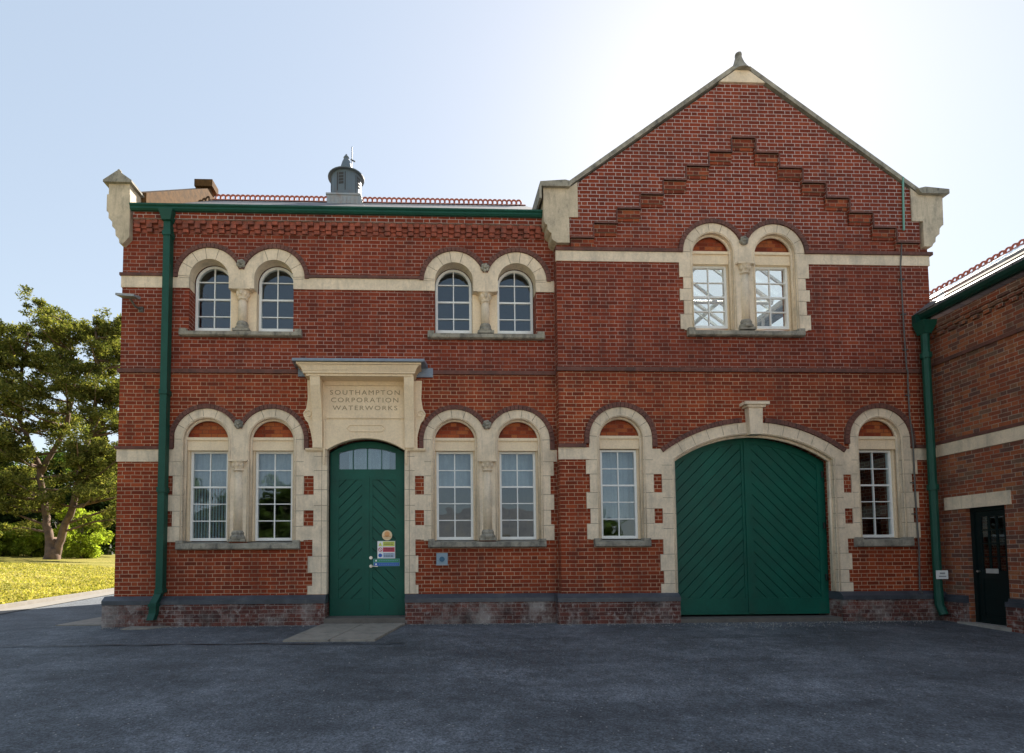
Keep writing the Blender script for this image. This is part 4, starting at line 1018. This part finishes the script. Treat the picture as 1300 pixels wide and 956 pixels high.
# kerb with a pale channel
m = MB(); ky = list(np.linspace(-40, 60, 111))
vs = []; fs = []
for y in ky:
    k = kerbx(y); z = .03*min(0, max(y, -25)+.3); up = .10
    vs += [(k-.16, y, z+up+.012), (k, y, z+up+.012), (k+.01, y, z-.05), (k-.16, y, z-.3)]
for i in range(len(ky)-1):
    a = 4*i
    for q in range(3): fs.append((a+q, a+4+q, a+5+q, a+1+q))
m.add(vs, fs); m.build('kerb', 'path')['kind'] = 'structure'
m = MB(); vs = []; fs = []
for y in ky:
    k = kerbx(y); z = .03*min(0, max(y, -25)+.3)
    vs += [(k+.012, y, z+.016), (k+.7, y, z+.016)]
for i in range(len(ky)-1): fs.append((2*i, 2*i+1, 2*i+3, 2*i+2))
m.add(vs, fs); m.build('path', 'path')['kind'] = 'structure'
# added pale slab, unseen behind the viewer, bounces sunlight onto the facade
M['bounce'] = plain_mat('pale_bounce_slab', (.62,.57,.50), .08, .4, .9, col2=(.54,.49,.42), bmp=.1)
m = MB(); m.box(-8.9, 70, -62, -15.5, -1.2, -.44); m.build('added_bounce_slab', 'bounce')['kind'] = 'structure'
# slab strip beside the building and gully slab
m = MB(); m.box(-7.0, -6.02, .2, 11, -.05, .018); m.build('side_paving', 'paving')['kind'] = 'structure'
m = MB(); m.add([(-5.45,-.12,.02),(-4.75,-.12,.02),(-5.0,-.42,.014),(-5.45,-.45,.014),(-5.45,-.12,-.1),(-4.75,-.12,-.1),(-5.0,-.42,-.1),(-5.45,-.45,-.1)], [(3,2,1,0),(3,7,6,2),(2,6,5,1),(0,4,7,3)])
o = m.build('gully_slab', 'paving'); o['kind'] = 'structure'
# four paving slabs in front of the door
def lerp(a, b, t): return a+(b-a)*t
m = MB()
c00, c10, c01, c11 = (-2.0, -.17), (-.47, -.17), (-2.27, -1.85), (-.86, -1.85)
for i in range(2):
    for j in range(2):
        def P_(u, v):
            xa = lerp(c00[0], c10[0], u); xb = lerp(c01[0], c11[0], u); y = lerp(-.17, -1.85, v); return (lerp(xa, xb, v), y, .03*(y+.3)*(1 if y < -.3 else 0)+.035)
        e = .006; u0, u1, v0, v1 = i*.5+e, i*.5+.5-e, j*.55+e, (.55 if j == 0 else 1)-e
        a, b, c, d = P_(u0, v0), P_(u1, v0), P_(u1, v1), P_(u0, v1)
        m.add([a, b, c, d]+[(p[0], p[1], p[2]-.12) for p in (a, b, c, d)], [(3,2,1,0),(3,7,6,2),(2,6,5,1),(1,5,4,0),(0,4,7,3)])
m.build('door_paving', 'paving')['kind'] = 'structure'
# tarmac patch seam
m = MB(); pts = []
for k in range(50):
    x = -12+11.6*k/49; y = -2.05-.02*(x+1)+.03*sin(k*1.3)
    pts.append((x, y))
vs = []; fs = []
for i, (x, y) in enumerate(pts):
    w = .022+.012*sin(i*2.1); z = gh(-5, y)+.018
    vs += [(x, y-w, z), (x, y+w, z)]
    if i: fs.append((2*i-2, 2*i, 2*i+1, 2*i-1))
M['tar'] = flat('tar_seam', (.012,.012,.013), .5)
m.add(vs, fs); m.build('tar_seam', 'tar')['kind'] = 'structure'

rr = np.random.default_rng(3); m = MB()
for i in range(1500):
    if i < 900: x = rr.uniform(-5.9, 9.4); y = (-.13 if x < 2.3 else -.36)-abs(rr.normal(0, .10)); 
    elif i < 1200: x = rr.normal(6.1, 1.2); y = -.45-abs(rr.normal(0, .35))
    else: x = rr.uniform(-10, 9.3); y = -rr.uniform(.5, 6.5)
    if -2.2 < x < -.4 and y > -1.9: continue
    r = rr.uniform(.004, .014)*(1 if i < 1200 else .8); z = gh2(x, y)+.012*sin(x*.8+1)*sin(y*.6)*min(1, max(0, -y-.4)/2)+r*.3
    v = [(x+r*rr.uniform(.6, 1.2)*cos(a), y+r*rr.uniform(.6, 1.2)*sin(a), z) for a in (0, 1.6, 3.1, 4.7)]
    m.add(v+[(x, y, z+r*.8), (x, y, z-r)], [(0,1,4),(1,2,4),(2,3,4),(3,0,4),(1,0,5),(2,1,5),(3,2,5),(0,3,5)])
M['grit'] = plain_mat('loose_grit', (.30,.28,.25), .4, 30, .9); tag(m.build('grit', 'grit'), 'loose pale grit and chippings lying along the foot of the wall', 'gravel', kind='stuff')
# ================================================================= VEGETATION
def leaves(centers, radii, per, size, squash=.6, elong=1.0, seed=1, up=.35, jit=None):
    r = np.random.default_rng(seed); V = []; 
    C = np.repeat(np.array(centers), per, 0); R = np.repeat(np.array(radii), per)
    N = len(C)
    d = r.normal(size=(N, 3)); d /= np.linalg.norm(d, axis=1)[:, None]
    d *= (r.random(N)**.45)[:, None] * R[:, None]; d[:, 2] *= squash
    P = C + d
    a = r.normal(size=(N, 3)); a[:, 2] *= .6; a[:, 2] += up; a /= np.linalg.norm(a, axis=1)[:, None]
    b = np.cross(a, r.normal(size=(N, 3))); b /= np.linalg.norm(b, axis=1)[:, None]
    s = size*(.6+.8*r.random(N))[:, None]
    q = np.stack([P-b*s*.5, P+a*s*elong*.5-b*s*.35, P+a*s*elong, P+a*s*elong*.5+b*s*.45], 1)
    return q.reshape(-1, 3), N
def leaf_obj(name, q, N, mat, parent):
    me = bpy.data.meshes.new(name); o = bpy.data.objects.new(name, me); COL.objects.link(o); o.parent = parent
    q = q - np.array(wloc(parent) if parent else (0, 0, 0))
    me.vertices.add(N*4); me.vertices.foreach_set('co', q.astype(np.float32).ravel())
    me.loops.add(N*4); me.loops.foreach_set('vertex_index', np.arange(N*4, dtype=np.int32))
    me.polygons.add(N); me.polygons.foreach_set('loop_start', np.arange(0, N*4, 4, dtype=np.int32)); 
    me.materials.append(M[mat]); me.update(calc_edges=True); me.validate(); return o

def limb(m, pts, r0, r1, n=8):
    P = [Vector(p) for p in pts]; out = []
    for i in range(len(P)-1):
        for k in range(4): out.append(P[i].lerp(P[i+1], k/4))
    out.append(P[-1]); N = len(out)
    # soft wobble
    for i in range(1, N-1): out[i] += Vector((random.uniform(-1, 1), random.uniform(-1, 1), 0))*r0*.25
    m.tube(out, [r0+(r1-r0)*i/(N-1) for i in range(N)], n)
    return out

def pine(loc, H, label):
    """old two-stemmed pine; world x ~ image right"""
    root = empty('pine_tree', loc); tag(root, label, 'tree'); X, Y, Z = loc; S = H/22.5
    m = MB(); tips = []
    def W(a, b, c): return (X+a*S, Y+b*S, Z+c*S)
    base = limb(m, [W(0, 0, -.3), W(0, 0, .9), W(0, 0, 1.7)], .66*S, .30*S, 10)
    A1 = limb(m, [W(-.15, 0, .2), W(-.35, 0, 1.6), W(-.9, .3, 4.0), W(-1.5, .3, 7.5), W(-3.2, .2, 11.5), W(-3.0, 0, 15), W(-2.6, 0, 18.5)], .36*S, .08*S)
    A2 = limb(m, [W(.15, 0, .2), W(.45, 0, 1.6), W(1.5, -.2, 4.2), W(2.4, -.3, 8.0), W(2.8, 0, 12.0), W(3.0, .2, 15.5), W(2.8, 0, 19.0)], .34*S, .08*S)
    A3 = limb(m, [W(-1.4, .3, 7.0), W(.2, .8, 11), W(.6, 1, 15), W(.3, .5, 19.5)], .22*S, .07*S)
    subs = []
    for A, side in ((A1, -1), (A2, 1), (A3, 0)):
        for i in range(len(A)//3, len(A)):
            for q in range(3):
                t = random.uniform(0, 2*pi) if side == 0 else (random.gauss(0 if side > 0 else pi, 1.15))
                ln = random.uniform(2.2, 5.6)*S*(1.15-.6*i/len(A))
                p = A[i]; e = p+Vector((cos(t)*ln, sin(t)*ln, random.uniform(.0, .45)*ln))
                mid = p.lerp(e, .5)+Vector((0, 0, -.08*ln)); subs.append((p, mid, e))
    # long low boughs reaching right and left
    for (a, h, ex, ez) in ((A2, 5, 5.5, 1.0), (A2, 6, 6.5, 2.0), (A2, 8, 6.2, 1.2), (A2, 9, 5.5, .3), (A1, 6, -5.5, 1.5), (A1, 8, -6, .8), (A1, 5, -5, .3), (A2, 11, 6, 2), (A2, 14, 5.6, 2), (A1, 12, -6.4, 1.5), (A1, 15, -5.5, 1.5)):
        p = a[min(h, len(a)-1)]; e = p+Vector((ex*S, random.uniform(-1.5, 1.5), ez*S)); subs.append((p, p.lerp(e, .5)+Vector((0, 0, .3)), e))
    cs = []; rs = []
    for p, mid, e in subs:
        m.tube([p, p.lerp(mid, .6), mid, e], [.11*S, .09*S, .07*S, .02*S], 5)
        L = (e-p).length
        for t in (.42, .6, .78, .92, 1.05):
            for _ in range(2):
                c = p.lerp(e, t)+Vector((random.gauss(0, .5), random.gauss(0, .5), random.gauss(.2, .3)))*S
                cs.append(tuple(c)); rs.append(random.uniform(.28, .75)*S)
    trunk = m.build('trunk', 'bark', root, True)
    q, N = leaves(cs, rs, 95, .12*S, .6, 2.0, 5, .5); leaf_obj('crown', q, N, 'pine', root); return root

def bushy(name, loc, H, Rr, label, cat, mat, n=60, per=150, size=.16, bark='bark2', base=.12, group=None, seed=3, conic=False, squash=.8):
    root = empty(name, loc); tag(root, label, cat, group); X, Y, Z = loc; rr = random.Random(seed)
    m = MB(); limb(m, [(X, Y, Z-.2), (X+.1, Y, Z+H*.35), (X, Y, Z+H*(.85 if conic else .7))], max(.05, H*.022), .03, 7)
    cs = []; rs = []
    for i in range(n):
        h = rr.uniform(base, 1.0); 
        prof = (1.05-h) if conic else sqrt(max(.02, 1-((h-.5)/.56)**2))
        t = rr.uniform(0, 2*pi); d = Rr*prof*sqrt(rr.random())*.95
        c = (X+cos(t)*d, Y+sin(t)*d, Z+h*H); cs.append(c); rs.append(Rr*rr.uniform(.14, .34)*(1 if not conic else .5+prof))
        if i % 3 == 0: m.tube([(X, Y, Z+max(.1, h*H*.55)), c], [max(.02, H*.008), .012], 4)
    m.build('trunk', bark, root); q, N = leaves(cs, rs, per, size, squash, 1.2, seed); leaf_obj('crown', q, N, mat, root); return root

def at(px, depth):                            # ground point at a given distance down the view (metres)
    x = (px-551)/695*depth; return (x, depth-10.335)
def place(px, depth):
    x, y = at(px, depth); return (x, y, gh(x, y)-.05)
rg = np.random.default_rng(9); gc = []
for _ in range(36000):
    y = rg.uniform(1.5, 26)**1.0; x = kerbx(y)-.17-rg.uniform(0, 1)**1.6*14; gc.append((x, y, gh(x, y)-.01))
q, N = leaves(gc, [.03]*len(gc), 1, .055, .2, 1.3, 77, 1.5)
M['blade'] = leaf_mat('grass_blades', [(.14,.17,.025),(.30,.27,.055),(.46,.39,.11),(.55,.47,.18)], .35)
go = leaf_obj('grass', q, N, 'blade', None); tag(go, 'sunlit short grass blades on the lawn beside the kerb', 'grass', kind='stuff')
pine(place(84, 45), 22.5, 'tall two-stemmed old pine with reddish trunks on the sunny lawn')
bushy('conifer_tree', place(18, 52), 10.5, 3.6, 'dark spreading conifer behind the pine at the left edge', 'tree', 'conifer', 90, 260, .26, seed=4, conic=True)
bushy('conifer_tree', place(135, 56), 12.5, 3.8, 'dark conifer behind the pine beside the brick corner', 'tree', 'conifer', 100, 260, .26, seed=5, conic=True)
bushy('conifer_tree', place(88, 60), 9.5, 1.4, 'narrow dark conifer between the two pine stems', 'tree', 'conifer', 60, 200, .22, seed=6, conic=True)
bushy('shrub', place(118, 50), 4.4, 2.3, 'bright yellow-green shrub right of the pine trunk', 'shrub', 'shrub', 50, 260, .16, seed=8, base=.05)
bushy('shrub', place(22, 50), 2.9, 2.3, 'low bright green shrub at the left edge of the lawn', 'shrub', 'shrub', 50, 260, .16, seed=9, base=.05)
bushy('shrub', place(58, 51), 2.6, 1.8, 'small green shrub left of the pine trunk', 'shrub', 'shrub', 45, 240, .16, seed=10, base=.05)
for i, (px_t, dd, hh, lab) in enumerate(((-30, 68, 12, 'distant leafy tree beyond the lawn, leftmost in the row'), (45, 72, 11, 'distant leafy tree beyond the lawn, seen left of the pine stems'), (100, 70, 12.5, 'distant leafy tree beyond the lawn, seen behind the pine stems'), (150, 74, 13, 'distant leafy tree beyond the lawn, next to the brick corner'))):
    bushy('leafy_tree', place(px_t, dd), hh, 5.0, lab, 'tree', 'oak', 80, 200, .34, seed=20+i, base=.05, group='leafy trees beyond the lawn')
# trees and a long low building across the yard, mirrored in the panes
for i, (x, y, hh) in enumerate(((-26, -44, 9.5), (-19, -46, 8.5), (-13, -43, 9), (-7, -45, 7.5), (12, -50, 6.0), (-33, -42, 10), (18, -52, 6.5))):
    bushy('hedge_tree', (x, y, -.8), hh, 4.4, 'leafy tree across the yard, behind the viewer', 'tree', 'oak', 60, 130, .4, seed=40+i, base=.03, group='trees across the yard')
sh = empty('shed', (7, -42, -.8)); tag(sh, 'long low building with grey roof across the yard, behind the viewer', 'building')
MB().box(0, 15, -46, -38, -.9, 3.0).build('wall', 'render', sh); m = MB(); m.xprism([(-46.3, 3.0), (-37.7, 3.0), (-42, 5.6)], -.3, 15.3); m.build('roof', 'slate', sh)

# ================================================================= CAMERA, SUN, SKY
cam = bpy.data.cameras.new('camera'); co = bpy.data.objects.new('camera', cam); COL.objects.link(co); scene.camera = co
co.location = (0, -10.335078797589697, 1.2271722685703323)
co.rotation_mode = 'XYZ'; co.rotation_euler = (1.6237277892252904, .005817151842975807, -.036309150082181114)
cam.sensor_width = 36; cam.sensor_fit = 'HORIZONTAL'; cam.lens = 694.7058927563617/1300*36
cam.shift_x = (650-572.5213332410495)/1300; cam.shift_y = (671.2411439750473-478)/1300; cam.clip_end = 3000; cam.clip_start = .05

SUN_AZ = radians(29.5); SUN_EL = radians(38)   # azimuth measured from +y towards +x
sd = Vector((sin(SUN_AZ)*cos(SUN_EL), cos(SUN_AZ)*cos(SUN_EL), sin(SUN_EL)))
sun = bpy.data.lights.new('sun', 'SUN'); so = bpy.data.objects.new('sun', sun); COL.objects.link(so)
sun.energy = 5.0; sun.angle = radians(.5); sun.color = (1, .93, .82); so.rotation_euler = sd.to_track_quat('Z', 'Y').to_euler(); so.location = (0, 0, 40)
w = bpy.data.worlds.new('World'); scene.world = w; w.use_nodes = True; nt = w.node_tree; nt.nodes.clear(); g = G(nt)
out = g.n('ShaderNodeOutputWorld'); bg = g.n('ShaderNodeBackground'); sky = g.n('ShaderNodeTexSky'); sky.sky_type = 'NISHITA'
sky.sun_disc = False; sky.sun_elevation = SUN_EL; sky.sun_rotation = SUN_AZ
sky.air_density = 1.0; sky.dust_density = .35; sky.ozone_density = 1.0; sky.altitude = 20
hs = g.n('ShaderNodeHueSaturation'); hs.inputs['Saturation'].default_value = 1.12; gm = g.n('ShaderNodeGamma'); gm.inputs[1].default_value = .38; g.link(sky.outputs[0], gm.inputs[0]); g.link(gm.outputs[0], hs.inputs['Color']); g.link(hs.outputs[0], bg.inputs[0]); bg.inputs[1].default_value = .15; g.link(bg.outputs[0], out.inputs[0])
vs_ = scene.view_settings; scene.display_settings.display_device = 'sRGB'; vs_.view_transform = 'Standard'; vs_.look = 'None'; vs_.gamma = 1; vs_.use_curve_mapping = False
vs_.exposure = 1.82
scene.cycles.max_bounces = 6; scene.cycles.transparent_max_bounces = 12; scene.cycles.use_denoising = True
